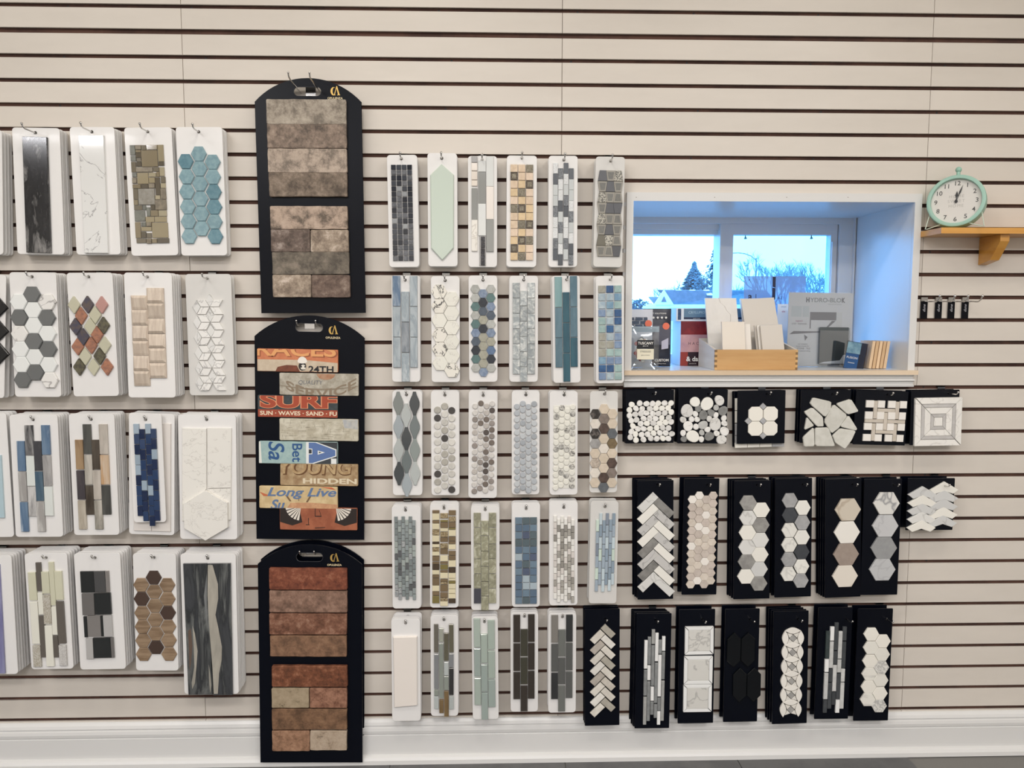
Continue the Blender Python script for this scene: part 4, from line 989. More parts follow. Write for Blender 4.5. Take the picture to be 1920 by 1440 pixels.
vein_on(sl1, [(1420, 680), (1440, 660), (1452, 790), (1440, 930), (1430, 980), (1425, 820)], M((98, 82, 72), rough=.2, var=0), 'vein')
vein_on(sl1, [(1572, 930), (1584, 1000), (1592, 1090), (1584, 1150), (1576, 1080)], BMW, 'vein')
vein_on(sl1, [(1558, 250), (1558, 640), (1545, 520), (1536, 420), (1548, 330)], M((120, 122, 122), rough=.2, var=0), 'vein')

# ---- middle section, first row
g = (720, 280, 6.0)
def pick(seed, mats, wts): 
    r = random.Random(seed)
    while True: yield r.choices(mats, wts)[0]
b = Board(g, 30, 374, 62, 62, 395, 1325, 'small square black and grey glass mosaic', hole=(195, 105), d=.05, n=3, ext=.035, short='small black glass mosaic')
q = pick(1, [GL((34, 38, 48), .05, .15), M((112, 114, 118), rough=.12, var=.12, kind='mix', c2=(84, 86, 92), scale=200, lo=.4, hi=.6, coat=.4), GL((62, 66, 74), .05, .15), GL((150, 153, 156), .1)], [5, 3, 3, 1.2])
for r in range(18):
    for c in range(4): b.tile(81.5 + 60 * c + 1.3 * r, 133.5 + 60 * c + 1.3 * r, 175.5 + 60.3 * r, 227.5 + 60.3 * r, next(q), .005, .0008)
b = Board(g, 490, 818, 42, 496, 830, 1318, 'one pale green glass picket tile', hole=(650, 100), d=.05, n=3, ext=.03, short='pale green picket')
b.poly([(650, 168), (786, 288), (784, 1110), (655, 1250), (530, 1112), (524, 292)], M((202, 214, 202), rough=.1, var=0, coat=.6), .008, .0022, 'picket_tile')
b = Board(g, 945, 1271, 75, 948, 1273, 1325, 'grey, marble and black pearl long strips', hole=(1105, 120), d=.05, n=2, ext=.03, short='grey and black pearl strip')
PE = M((226, 216, 204), rough=.12, var=.04, coat=.5); PWH = GL((222, 224, 222), .08, .02); GS = GL((150, 151, 148), .08); MW = MARB((234, 230, 222), (206, 200, 190), 30); PKW = M((236, 228, 220), rough=.2, var=.02); BP = M((32, 32, 38), rough=.08, var=.1, kind='mix', c2=(86, 86, 92), scale=130, lo=.5, hi=.64, coat=.5); MET = M((160, 158, 156), rough=.25, var=.05)
for x0, x1, rows in ((985, 1050, ((84, 150, MET), (156, 240, PE), (252, 342, PE), (352, 412, PE), (440, 790, GS), (795, 1142, MW))), (1060, 1144, ((128, 252, PWH), (258, 606, GS), (612, 966, PWH))), (1150, 1232, ((85, 412, PWH), (420, 782, PKW), (790, 1146, GS)))):
    b.col(x0, x1, rows, .006)
b.tile(1072, 1148, 970, 1310, M((170, 168, 166), rough=.3, var=0), .003, name='pearl_backing')
b.col(1090, 1134, tuple((982 + 66 * k, 1040 + 66 * k, BP) for k in range(5)), .007)
g = (940, 280, 6.0)
b = Board(g, 64, 400, 70, 56, 394, 1325, 'beige travertine squares with bronze relief inserts', hole=(230, 97), d=.05, n=3, ext=.03, short='beige travertine square', back_dx=0)
TV = [MOT((222, 200, 174), (208, 184, 156), 90, .45), MOT((228, 206, 184), (216, 194, 170), 90, .45), MOT((218, 194, 156), (206, 180, 140), 90, .45)]
BZ = M((150, 142, 124), rough=.35, var=.08, kind='mix', c2=(112, 104, 88), scale=260, lo=.42, hi=.58, bump=.6); BZD = M((104, 92, 78), rough=.35, var=.08, kind='mix', c2=(74, 64, 54), scale=260, lo=.42, hi=.58, bump=.6)
ins_ = {(0, 2): BZ, (1, 0): BZD, (2, 2): BZD, (3, 1): BZ, (5, 0): BZ, (5, 1): BZD, (7, 1): BZ, (7, 2): BZD, (9, 1): BZD, (9, 2): BZ, (10, 0): BZD, (11, 1): BZ}
rn = random.Random(2)
for r in range(12):
    for c in range(3):
        x, y = 143 + 87 * c, 215 + 90 * r; m = ins_.get((r, c))
        b.tile(x - 40, x + 40, y - 41, y + 41, m or TV[rn.randrange(3)], .006, .0006)
        if m: b.tile(x - 27, x + 27, y - 28, y + 28, BZ, .0068, .0012, 'relief_insert')
b = Board(g, 530, 862, 72, 530, 852, 1325, 'white, grey and slate small vertical bricks', hole=(703, 118), d=.05, n=3, ext=.04, short='white and slate brick')
SLA = M((88, 92, 98), rough=.2, var=.06); SPK = M((128, 132, 136), rough=.15, var=.06, kind='mix', c2=(92, 96, 102), scale=300, lo=.44, hi=.56, coat=.4, bump=.4); PGY = M((196, 200, 200), rough=.2, var=.03); WSP = M((226, 228, 228), rough=.15, var=.02, kind='mix', c2=(204, 206, 208), scale=300, lo=.44, hi=.6, coat=.4)
code = {'w': WSP, 'd': SLA, 'p': PGY, 's': SPK}
for x, y0, p in ((609, 156, 'wdppswwsd'), (667, 216, 'swwdpspwd'), (727, 156, 'dwpsdwwsp'), (786, 216, 'dppwspwds')):
    b.col(x - 26, x + 26, tuple((y0 + 121 * i, y0 + 117 + 121 * i, code[ch_]) for i, ch_ in enumerate(p)), .006)
b = Board(g, 1060, 1396, 83, 1034, 1357, 1325, 'grey patterned trapezoid tiles', hole=(1230, 130), d=.055, n=2, ext=.04, style='grey', short='grey trapezoid')
TR = {'d': M((88, 89, 93), rough=.3, var=.05), 'g': M((152, 148, 139), rough=.25, var=.05), 'i': M((120, 118, 112), rough=.25, var=.08, kind='mix', c2=(112, 112, 108), scale=160, lo=.4, hi=.6), 'p': M((86, 84, 80), rough=.4, var=.05, kind='mix', c2=(190, 186, 174), scale=330, lo=.46, hi=.52), 'o': M((112, 108, 96), rough=.3, var=.05)}
tp = ('dgp', 'gdg', 'pgg', 'gdd', 'pgg', 'gdg', 'opg', 'ggd')
for r, p in enumerate(tp):
    for c in range(3):
        up = (c + r) % 2 == 0; cx = 1228 - r * 3.4 + (c - 1) * 88; cy = 298 + 121 * r; a, e = (35, 53) if up else (53, 35)
        b.shape([(-a, -58), (a, -58), (e, 58), (-e, 58)], cx, cy, TR[p[c]], .006, .0008, 'trapezoid_tile')
        if p[c] == 'g': b.shape([(-a * .74, -42), (a * .74, -42), (e * .74, 42), (-e * .74, 42)], cx, cy, TR['i'], .0062, .0010, 'relief_insert')

# ---- middle section, second row
g = (720, 505, 1503 / 240)
b = Board(g, 88, 418, 72, 96, 425, 1322, 'swirled blue grey glass planks', hole=(248, 125), d=.05, n=2, ext=.03, short='swirled blue grey plank')
SW = M((176, 185, 190), rough=.1, var=.05, kind='mix', c2=(146, 158, 166), c3=(206, 212, 214), scale=20, lo=.38, hi=.52, stretch=(1.4, 1, .35), dist=1.5, coat=.5); SWD = M((150, 164, 178), rough=.1, var=.02, kind='mix', c2=(92, 116, 144), scale=20, lo=.38, hi=.56, stretch=(1.4, 1, .35), dist=1.2, coat=.5); SWG = M((150, 156, 162), rough=.1, var=.02, kind='mix', c2=(118, 126, 134), scale=20, lo=.38, hi=.56, stretch=(1.4, 1, .3), dist=1.2, coat=.5)
for x0, x1, rows in ((104, 194, ((78, 430, SWD), (437, 790, SW), (796, 1150, SW))), (205, 297, ((262, 612, SW), (620, 970, SWG), (978, 1318, SW))), (304, 392, ((78, 430, SW), (437, 790, SW), (796, 1148, SW)))): b.col(x0, x1, rows, .007, .0012, 'plank_tile')
b = Board(g, 550, 886, 80, 560, 892, 1325, 'white hexagons with black veins in two columns', hole=(718, 129), d=.05, n=2, ext=.03, short='black veined white hexagon')
BV = M((232, 228, 218), rough=.2, var=.02, kind='vein', c2=(52, 50, 52), scale=17, lo=.004, hi=.022, dist=.9); WV = M((230, 228, 218), rough=.2, var=.02, kind='vein', c2=(206, 202, 194), scale=14, lo=0, hi=.012, dist=.6)
b.hexes([(648, 262), (650, 430), (652, 598), (655, 768), (657, 935), (660, 1100), (794, 346), (795, 514), (796, 682), (796, 850), (798, 1017), (800, 1183)], 184, 164, [BV, BV, WV, BV, BV, WV, WV, WV, WV, WV, WV, BV], .006, .001)
b = Board(g, 993, 1330, 72, 1000, 1332, 1322, 'blue, teal, slate and grey small hexagons', hole=(1163, 125), d=.05, n=2, ext=.03, short='blue and slate hexagon')
HXC = {'g': MOT((182, 184, 180), (168, 168, 162), 120), 't': MOT((96, 124, 122), (86, 112, 112), 120), 'b': MOT((138, 152, 172), (112, 128, 154), 120), 's': MOT((86, 96, 108), (76, 86, 98), 120), 'k': MOT((52, 56, 64), (44, 48, 54), 120), 'e': MOT((172, 170, 156), (156, 154, 138), 120), 'u': MOT((92, 112, 140), (104, 126, 156), 120)}
lc = (('ggtgtbsktg', 1073, 230), ('bkseskeegeb'[:10], 1163, 284), ('gtbsgbeukg', 1252, 230))
P = []; Ms = []
for s_, x, y0 in (('ggtgtbskt' + 'g', 1072, 230), ('bkseke' + 'eeeb', 1162, 284), ('gtbsg' + 'beukg', 1253, 231)):
    for i, ch_ in enumerate(s_): P.append((x + i * .7, y0 + 102.6 * i)); Ms.append(HXC[ch_])
b.hexes(P, 111, 99, Ms, .005, .0008)
g = (940, 505, 1503 / 240)
b = Board(g, 95, 430, 75, 95, 430, 1322, 'pearly grey stacked glass bricks', hole=(263, 123), d=.05, n=2, ext=.03, short='pearly grey brick')
PRL = M((150, 157, 160), rough=.1, var=.13, kind='mix', c2=(176, 181, 181), c3=(222, 224, 220), scale=48, lo=.40, hi=.52, dist=1.6, coat=.5, bump=.5)
for x0, x1, y0, n_r in ((133, 216, 158, 6), (220, 302, 250, 6), (308, 392, 158, 6)): b.col(x0, x1, tuple((y0 + 179 * i, y0 + 174 + 179 * i, PRL) for i in range(n_r)), .006)
b = Board(g, 598, 920, 75, 610, 932, 1332, 'teal glass planks in three columns', hole=(768, 120), d=.06, n=2, ext=.03, short='teal plank', back_dx=-.002)
TE = STREAK((54, 96, 110), (44, 82, 98), c3=(84, 124, 134), rough=.1, var=.08); TP = STREAK((132, 164, 166), (112, 148, 152), rough=.1); TG = STREAK((104, 132, 144), (84, 112, 126), rough=.1)
for x0, x1, rows in ((625, 708, ((88, 440, TP), (447, 795, TG), (800, 1146, TG))), (718, 798, ((268, 620, TE), (628, 976, TE), (984, 1316, TE))), (804, 886, ((80, 436, TG), (444, 792, TG), (800, 1142, TE)))): b.col(x0, x1, rows, .006, .001, 'plank_tile')
b = Board(g, 1110, 1442, 75, 1112, 1442, 1338, 'blue watercolour squares with white joints', hole=(1280, 118), d=.06, n=2, ext=.03, short='blue watercolour square', back_dx=-.003)
WQ = [M(c_, rough=.15, var=.06, kind='mix', c2=d_, scale=70, lo=.4, hi=.6, coat=.4) for c_, d_ in (((150, 170, 184), (176, 190, 196)), ((104, 140, 168), (128, 160, 180)), ((48, 94, 140), (34, 74, 122)), ((160, 184, 180), (140, 168, 168)), ((132, 152, 178), (112, 136, 170)), ((166, 166, 156), (150, 148, 136)))]
wp = ('023', '004', '012', '402', '302', '325', '044', '554', '533', '144', '213', '414')
wp = ('523', '001', '013', '402', '302', '320', '504', '554', '533', '144', '223', '403')
for r, p in enumerate(wp):
    for c in range(3): b.tile(1137 + 94 * c + .5 * r, 1220 + 94 * c + .5 * r, 190 + 93 * r, 273 + 93 * r, WQ[int(p[c])], .005, .0012)

# ---- middle section, third row
g = (720, 720, 6.4)
b = Board(g, 95, 460, 80, 112, 455, 1335, 'grey glass lantern tiles in three columns', hole=(270, 130), d=.045, n=1, ext=.015, short='grey lantern')
def ogee(w, h, n=7):
    o = []
    for i in range(n + 1):
        t = i / n; o.append((w * (.13 + .37 * (.5 - .5 * math.cos(2 * math.pi * t)) ** .9), -h / 2 + h * t))
    return o + [(-x, y) for x, y in o[::-1]]
OG = ogee(124, 288); OC = {'m': GL((128, 133, 130), .1), 'l': GL((180, 185, 183), .1), 'k': GL((70, 74, 76), .1), 'b': GL((162, 170, 174), .08), 'n': GL((112, 120, 120), .1), 'g': GL((140, 147, 144), .1)}
for x, s_, y0 in ((174, 'mblk', 232), (268, 'lknb', 372), (367, 'kngl', 232)):
    for i, ch_ in enumerate(s_): b.shape(OG, x + 3 * i, y0 + 278 * i, OC[ch_], .007, .0014, 'lantern_tile')
def pennies(b, cols, dia, mats, th=.005, name='round_tile'):
    me = prism(circ(b.k(dia) * .965 / 2, 12), th, .0015)
    for xa_, xb_, y0, pitch, n_r, code_ in cols:
        for i in range(n_r):
            m = mats(code_, i); b.put(name, me, m, *b.uv(xa_ + (xb_ - xa_) * i / max(1, n_r - 1), y0 + pitch * i))
b = Board(g, 562, 900, 80, 570, 905, 1335, 'grey and cream round tiles with four near black ones', hole=(730, 134), d=.045, n=1, ext=.01, short='cream round')
q = pick(5, [MOT((206, 203, 196), (192, 189, 181), 120), MOT((182, 178, 169), (170, 166, 156), 120), MOT((218, 215, 208), (206, 203, 195), 120)], [3, 2, 2]); KB = M((74, 70, 68), rough=.35, var=.05)
dark = {(0, 1), (0, 8), (1, 4), (2, 0), (2, 10)}
pennies(b, ((643, 645, 308, 96, 11, 0), (729, 730, 265, 95.3, 11, 1), (812, 813, 315, 95, 11, 2)), 88, lambda c, i: KB if (c, i) in dark else next(q))
b = Board(g, 1018, 1362, 78, 1011, 1356, 1368, 'taupe and brown small round tiles', hole=(1190, 138), d=.05, n=1, ext=.01, short='taupe round')
q = pick(6, [MOT((192, 186, 180), (178, 172, 166), 120), MOT((150, 142, 136), (138, 130, 124), 120), MOT((122, 112, 104), (112, 102, 94), 120), MOT((214, 210, 205), (200, 196, 190), 120), M((86, 78, 74), rough=.35, var=.05)], [4, 3, 2, 3, 1.6])
pennies(b, ((1095, 1083, 265, 78.4, 14, 0), (1163, 1150, 230, 78.3, 14, 1), (1231, 1216, 265, 77.8, 14, 2), (1298, 1285, 235, 77.3, 14, 3)), 71, lambda c, i: next(q))
g = (940, 720, 6.4)
b = Board(g, 125, 460, 80, 125, 457, 1325, 'pale blue grey small round tiles', hole=(295, 132), d=.045, n=1, ext=.01, short='pale blue grey round')
q = pick(7, [M((178, 183, 188), rough=.2, var=.03), M((194, 198, 201), rough=.2, var=.03), M((166, 171, 176), rough=.2, var=.03)], [3, 3, 2])
pennies(b, ((187, 188, 268, 77.2, 14, 0), (257, 258, 232, 77.5, 14, 1), (325, 325, 270, 77.3, 14, 2), (393, 394, 236, 77.4, 14, 3)), 72, lambda c, i: next(q), .007)
b = Board(g, 580, 918, 85, 580, 914, 1330, 'white round tiles with grey flecked ones', hole=(755, 132), d=.05, n=2, ext=.01, short='white flecked round', back_dx=-.001)
WR = M((228, 226, 216), rough=.3, var=.02); WF = M((206, 203, 195), rough=.3, var=.03, kind='vein', c2=(90, 88, 86), scale=60, lo=.01, hi=.05, dist=1); WM2 = MOT((206, 204, 197), (120, 118, 115), 70)
q = pick(8, [WR, WF, WM2], [6, 2, 1])
b.sheet(625, 890, 250, 1255, M((224, 222, 214), rough=.6, var=0))
pennies(b, ((662, 648, 312, 77.6, 13, 0), (727, 713, 282, 77.5, 13, 1), (792, 776, 316, 77.8, 12, 2), (856, 844, 276, 78.6, 13, 3)), 70, lambda c, i: next(q))
b = Board(g, 1065, 1400, 85, 1056, 1390, 1303, 'beige, slate and brown marble hexagons', hole=(1240, 120), d=.05, n=0, ext=.02, style='grey', short='beige and brown hexagon')
HX = {'b': MOT((212, 198, 180), (202, 188, 168), 90), 'g': MOT((140, 128, 120), (120, 108, 100), 90), 'd': MOT((96, 80, 72), (74, 60, 54), 90), 'w': MOT((224, 216, 206), (214, 206, 194), 90), 'k': M((46, 42, 40), rough=.2, var=.05, kind='mix', c2=(120, 112, 106), scale=60, lo=.5, hi=.66), 's': MOT((104, 108, 112), (92, 96, 100), 90), 'o': MOT((128, 112, 84), (108, 92, 68), 90), 'y': MOT((160, 158, 156), (140, 138, 136), 90), 'c': MOT((200, 188, 174), (160, 146, 132), 160)}
P = []; Ms = []
for x, s_, y0 in ((1232, 'bgdbwbbds', 297), (1126, 'kwkybcwb', 356), (1332, 'bbsobdgb', 356)):
    for i, ch_ in enumerate(s_): P.append((x - i * .9, y0 + 117.8 * i)); Ms.append(HX[ch_])
b.hexes(P, 128, 115, Ms, .005, .0007)

# ---- middle section, fourth row
g = (720, 930, 6.4)
def strips(b, x0, pitch, w, cols, ln, gap, q, th=.006, bev=.0006):
    for c, (ya, ye) in enumerate(cols):
        rows = []; y = ya
        while y + ln * .6 < ye: rows.append((y, y + ln, next(q))); y += ln + gap
        b.col(x0 + pitch * c, x0 + pitch * c + w, rows, th, bev)
b = Board(g, 90, 440, 116, 107, 442, 1350, 'fine grey green glass bricks', hole=(258, 172), d=.06, n=3, ext=.006, short='fine grey green brick')
q = pick(10, [GL((142, 150, 150), .1, .06), GL((124, 132, 132), .1), GL((92, 94, 96), .1), M((158, 166, 162), rough=.12, var=.06), M((176, 178, 178), rough=.2, var=.05, kind='mix', c2=(140, 144, 146), scale=200, lo=.4, hi=.6)], [5, 4, 1.6, 3, 1])
strips(b, 127, 42.6, 38, [(242, 1230), (282, 1275), (240, 1235), (280, 1275), (240, 1235), (284, 1275)], 68, 6, q)
b = Board(g, 552, 898, 90, 553, 894, 1340, 'gold, brown and cream metallic mosaic', hole=(720, 148), d=.055, n=2, ext=.006, short='gold and cream mosaic')
GB = GL((120, 102, 76), .1); CR = GL((220, 210, 178), .1, .04); SPG = M((116, 98, 68), rough=.2, var=.08, kind='mix', c2=(176, 160, 128), scale=260, lo=.45, hi=.56, coat=.3); DBR = GL((74, 60, 44), .1); OLI = GL((126, 114, 66), .12)
for x0, x1, rows in ((583, 666, ((166, 200, GB), (204, 282, CR), (288, 318, GB), (324, 392, CR), (398, 460, SPG), (466, 540, CR), (546, 566, DBR), (570, 606, CR), (612, 656, SPG), (660, 706, CR), (712, 772, GB), (782, 808, GB), (812, 876, DBR), (882, 932, CR), (938, 972, GB), (978, 1062, GB), (1066, 1134, CR), (1140, 1184, GB), (1190, 1280, OLI))),
                     (677, 768, ((202, 262, SPG), (282, 304, OLI), (310, 374, GB), (380, 416, CR), (424, 486, SPG), (492, 542, GB), (560, 622, SPG), (628, 690, GB), (706, 774, CR), (782, 806, GB), (816, 874, OLI), (884, 906, GB), (912, 980, CR), (990, 1020, GB), (1026, 1050, SPG), (1058, 1138, GB), (1150, 1212, GB), (1218, 1252, SPG), (1258, 1314, CR))),
                     (776, 861, ((166, 226, GB), (240, 302, SPG), (308, 368, GB), (374, 394, OLI), (402, 472, CR), (480, 530, GB), (536, 566, GB), (572, 632, CR), (650, 700, GB), (706, 758, GB), (764, 842, CR), (850, 910, DBR), (916, 976, CR), (984, 1006, CR), (1014, 1040, OLI), (1046, 1104, CR), (1110, 1160, CR), (1166, 1222, CR), (1230, 1280, DBR)))):
    b.col(x0, x1, rows, .006)
b = Board(g, 1045, 1384, 115, 1046, 1386, 1370, 'olive grey pearl bricks', hole=(1215, 166), d=.06, n=2, ext=.006, short='olive pearl brick', back_dx=.0)
OP = M((140, 138, 116), rough=.1, var=.12, kind='mix', c2=(162, 160, 136), c3=(204, 202, 184), scale=40, lo=.4, hi=.54, dist=1.4, coat=.5, bump=.4)
BKP = M((72, 72, 80), rough=.1, var=.02, coat=.4)
b.col(1078, 1161, ((195, 368, OP), (374, 566, OP), (570, 744, OP), (748, 920, OP), (926, 1100, OP), (1106, 1282, BKP)), .006)
b.col(1166, 1254, ((290, 466, OP), (472, 650, OP), (654, 832, OP), (838, 1014, OP), (1018, 1190, OP), (1196, 1366, OP)), .0065)
b.col(1258, 1344, ((195, 368, OP), (374, 566, OP), (570, 744, OP), (748, 920, OP), (926, 1100, OP), (1106, 1282, OP)), .006)
g = (940, 930, 6.4)
b = Board(g, 128, 465, 80, 127, 462, 1332, 'slate blue square glass tiles', hole=(298, 152), d=.05, n=1, ext=.006, short='slate blue square')
q = pick(12, [GL((92, 112, 132), .08, .08), GL((108, 128, 144), .08, .06), GL((88, 102, 108), .08), GL((84, 94, 116), .08), GL((168, 182, 190), .1)], [4, 4, 3, 3, 1.6])
for r in range(12):
    for c in range(3): b.tile(167 + 88 * c, 249 + 88 * c, 250 + 87 * r, 331 + 87 * r, next(q), .006, .0009)
b = Board(g, 575, 918, 60, 577, 914, 1312, 'white and grey fine stone bricks', hole=(750, 138), d=.055, n=2, ext=.006, short='white and grey fine brick')
q = pick(14, [M((230, 228, 222), rough=.25, var=.03), M((176, 172, 164), rough=.35, var=.05, kind='mix', c2=(156, 152, 144), scale=200, lo=.4, hi=.6), M((214, 208, 202), rough=.3, var=.03), M((146, 142, 135), rough=.35, var=.06)], [4, 3, 2, 2])
strips(b, 627, 42, 37, [(230, 1220), (270, 1262), (238, 1220), (268, 1262), (240, 1220), (280, 1262)], 72, 5, q)
b = Board(g, 1070, 1410, 60, 1048, 1380, 1290, 'pale blue vertical glass sticks', hole=(1245, 128), d=.06, n=1, ext=.012, short='pale blue stick', style='grey', back_dx=-.001)
q = pick(15, [GL((158, 172, 184), .1, .04), GL((142, 158, 172), .1), GL((132, 142, 156), .1), GL((192, 206, 212), .1), GL((200, 216, 204), .1)], [5, 4, 1.5, 1.2, .6])
strips(b, 1137, 39, 35, [(280, 1165), (200, 1080), (285, 1170), (200, 1095), (275, 1170), (200, 1090)], 138, 6, q)

# ---- middle section, bottom row
g = (720, 1135, 6.0)
b = Board(g, 80, 406, 150, 94, 412, 1302, 'one plain cream rectangular tile', hole=(243, 200), d=.06, n=3, ext=.008, short='plain cream tile')
b.poly([(108, 345), (372, 340), (376, 1112), (120, 1132)], M((232, 224, 216), rough=.3, var=0), .009, .0015, 'wall_tile')
bz_ = Board(g, 115, 428, 78, 122, 420, 1200, 'blank', hole=(270, 122), d=.030, n=0, hook=False, label='blank white board with a bare hole, higher up behind the plain cream tile sample')
b = Board(g, 525, 832, 110, 527, 837, 1245, 'olive, grey and brown narrow glass strips', hole=(675, 162), d=.06, n=3, ext=.012, short='olive and brown strip')
A1 = GL((104, 100, 90), .1); A2 = GL((158, 160, 148), .1); A3 = GL((94, 90, 74), .08); A4 = GL((134, 140, 132), .1); A5 = GL((46, 46, 46), .1); A6 = STREAK((130, 108, 76), (108, 88, 60)); A7 = GL((128, 130, 132), .1); A8 = GL((176, 182, 180), .1)
for x0, x1, rows in ((564, 612, ((200, 524, A1), (530, 934, A7), (940, 1004, A4), (1010, 1156, A8))), (621, 669, ((248, 402, A2), (408, 1042, A4), (1046, 1204, A6))), (676, 726, ((298, 618, A3), (626, 778, A8), (784, 942, A4), (948, 1248, A6))), (732, 782, ((200, 524, A3), (530, 684, A7), (690, 1004, A5), (1010, 1160, A8)))): b.col(x0, x1, rows, .007)
b = Board(g, 985, 1281, 128, 1000, 1290, 1282, 'pale green glass planks with bright edges', hole=(1130, 186), d=.065, n=2, ext=.008, short='pale green plank')
LG = M((164, 176, 166), rough=.06, var=.04, coat=.6); LG2 = M((150, 162, 156), rough=.06, var=.04, coat=.6)
for x0, x1, rows in ((1010, 1082, ((135, 462, LG), (468, 790, LG2), (798, 1112, LG))), (1089, 1162, ((308, 640, LG), (648, 962, LG2), (966, 1280, LG2))), (1166, 1243, ((155, 490, LG), (497, 815, LG), (822, 1140, LG2)))): b.col(x0, x1, rows, .008, .0014, 'plank_tile')
g = (940, 1135, 6.0)
b = Board(g, 105, 414, 80, 104, 413, 1197, 'dark espresso glass planks', hole=(260, 124), d=.055, n=2, ext=.012, short='dark espresso plank')
EB = GL((52, 45, 38), .08, .08); EG = GL((62, 60, 48), .08, .06)
for x0, x1, rows in ((136, 211, ((95, 410, EB), (416, 730, EB), (737, 1050, EB))), (217, 294, ((256, 566, EG), (574, 882, EG), (890, 1188, EB))), (300, 373, ((92, 407, EB), (413, 720, EB), (726, 1046, EB)))): b.col(x0, x1, rows, .007, .0012, 'plank_tile')
b = Board(g, 528, 844, 85, 527, 837, 1207, 'grey and charcoal glass planks', hole=(688, 130), d=.055, n=2, ext=.012, short='grey and charcoal plank')
C1 = GL((128, 124, 118), .1); C2 = GL((88, 89, 87), .1, .05); C3 = GL((46, 47, 48), .1); C4 = GL((108, 110, 106), .1)
for x0, x1, rows in ((562, 637, ((98, 412, C1), (420, 738, C2), (745, 1048, C3))), (641, 718, ((260, 568, C4), (576, 882, C2), (890, 1190, C4))), (727, 801, ((96, 406, C3), (411, 726, C2), (733, 1038, C2)))): b.col(x0, x1, rows, .007, .0012, 'plank_tile')

# ---- black boards: right of the middle section and under the window
b = Board(g, 938, 1332, 42, 938, 1330, 1352, 'beige stone herringbone bricks', hole=(1170, 150), d=.05, n=2, ext=.028, style='black', short='beige herringbone', back_dx=-.002)
HS = [MOT((222, 217, 207), (210, 204, 193), 60), MOT((206, 199, 188), (192, 185, 173), 60), MOT((180, 175, 163), (168, 162, 150), 60), MOT((230, 227, 220), (220, 216, 208), 60), MOT((186, 178, 168), (172, 164, 154), 60)]
BRK = [(-82, -36), (82, -36), (82, 36), (-82, 36)]
for i in range(8):
    b.shape(BRK, 1199 , 284 + 118 * i, HS[(2, 3, 0, 2, 0, 1, 0, 2)[i]], .007, .0012, 'brick_tile', math.radians(45))
    b.shape(BRK, 1079, 345 + 117.4 * i, HS[(0, 4, 0, 3, 4, 0, 3, 0)[i]], .007, .0012, 'brick_tile', math.radians(-45))

g = (1160, 715, 960 / 170)
b = Board(g, 70, 592, 92, 78, 578, 655, 'many small white pebble rounds', hole=(366, 132), d=.045, n=3, ext=.03, style='black', short='small white pebble', back_dx=-.004)
rn = random.Random(31); WPb = [MARB((234, 232, 228), (206, 203, 198), 40), MARB((218, 216, 212), (188, 186, 182), 40), M((238, 236, 228), rough=.3, var=.02)]
def pebble(r, rn, n=12):
    a0 = rn.uniform(0, 6.28); k = rn.uniform(.03, .10)
    return [(r * (1 + k * math.cos(2 * (t - a0)) + .03 * math.cos(3 * t + a0)) * math.cos(t), r * (1 + k * math.cos(2 * (t - a0)) + .03 * math.cos(3 * t + a0)) * math.sin(t)) for t in [2 * math.pi * i / n for i in range(n)]]
PB = [(135, 242), (220, 230), (292, 236), (356, 236), (416, 234), (484, 232), (552, 234), (112, 300), (180, 284), (246, 290), (328, 290), (392, 284), (456, 286), (522, 284), (112, 360), (172, 346), (232, 340), (290, 334), (358, 342), (418, 340), (486, 336), (555, 328), (130, 412), (186, 404), (262, 392), (326, 392), (388, 394), (454, 390), (528, 386), (148, 470), (230, 446), (296, 444), (364, 442), (432, 444), (494, 436), (554, 432), (132, 528), (200, 500), (262, 500), (330, 500), (400, 492), (464, 490), (526, 496), (174, 556), (240, 562), (304, 558), (368, 548), (434, 546), (496, 548), (562, 558), (120, 588), (180, 618), (260, 614), (338, 602), (402, 606), (466, 604), (524, 608)]
for x, y in PB: b.put('pebble', prism([(b.k(p), b.k(q_)) for p, q_ in pebble(31.5, rn)], .006, .0016, cache=False), WPb[rn.choice((0, 0, 1, 2))], *b.uv(x, y))
b = Board(g, 635, 1160, 85, 620, 1140, 658, 'mixed size white and grey pebbles', hole=(950, 132), d=.045, n=3, ext=.03, style='black', short='mixed white and grey pebble', back_dx=-.003)
GP = MOT((140, 140, 138), (120, 120, 118), 60); GP2 = MOT((196, 196, 193), (182, 182, 179), 50)
for x, y, r, c in ((805, 217, 54, 2), (932, 237, 69, 2), (1065, 200, 53, 1), (720, 312, 68, 1), (838, 288, 36, 3), (893, 356, 50, 3), (978, 332, 40, 3), (1030, 277, 31, 4), (1103, 310, 51, 3), (808, 344, 31, 0), (1026, 354, 31, 0), (678, 406, 34, 1), (768, 400, 31, 0), (827, 402, 30, 0), (956, 394, 32, 1), (1113, 386, 32, 0), (731, 473, 53, 0), (890, 461, 49, 4), (1020, 451, 66, 1), (1118, 443, 32, 0), (815, 480, 32, 0), (938, 509, 32, 0), (678, 547, 32, 0), (781, 581, 67, 2), (877, 542, 30, 4), (1036, 549, 32, 0), (1118, 526, 49, 0), (957, 580, 50, 3), (685, 612, 33, 3), (873, 612, 31, 0), (1087, 616, 52, 1)):
    b.put('pebble', prism([(b.k(p), b.k(q_)) for p, q_ in pebble(r, rn, 16)], .006, .0018, cache=False), (WPb + [GP, GP2])[c], *b.uv(x, y))
b = Board(g, 1255, 1776, 96, 1255, 1754, 660, 'four white octagons and small grey squares', hole=(1570, 132), d=.05, n=0, ext=.03, style='black', short='white octagon')
OW = M((236, 232, 222), rough=.3, var=.02); GS2 = MOT((178, 178, 180), (166, 166, 168), 60)
def octa(a, c): return [(-a + c, -a), (a - c, -a), (a, -a + c), (a, a - c), (a - c, a), (-a + c, a), (-a, a - c), (-a, -a + c)]
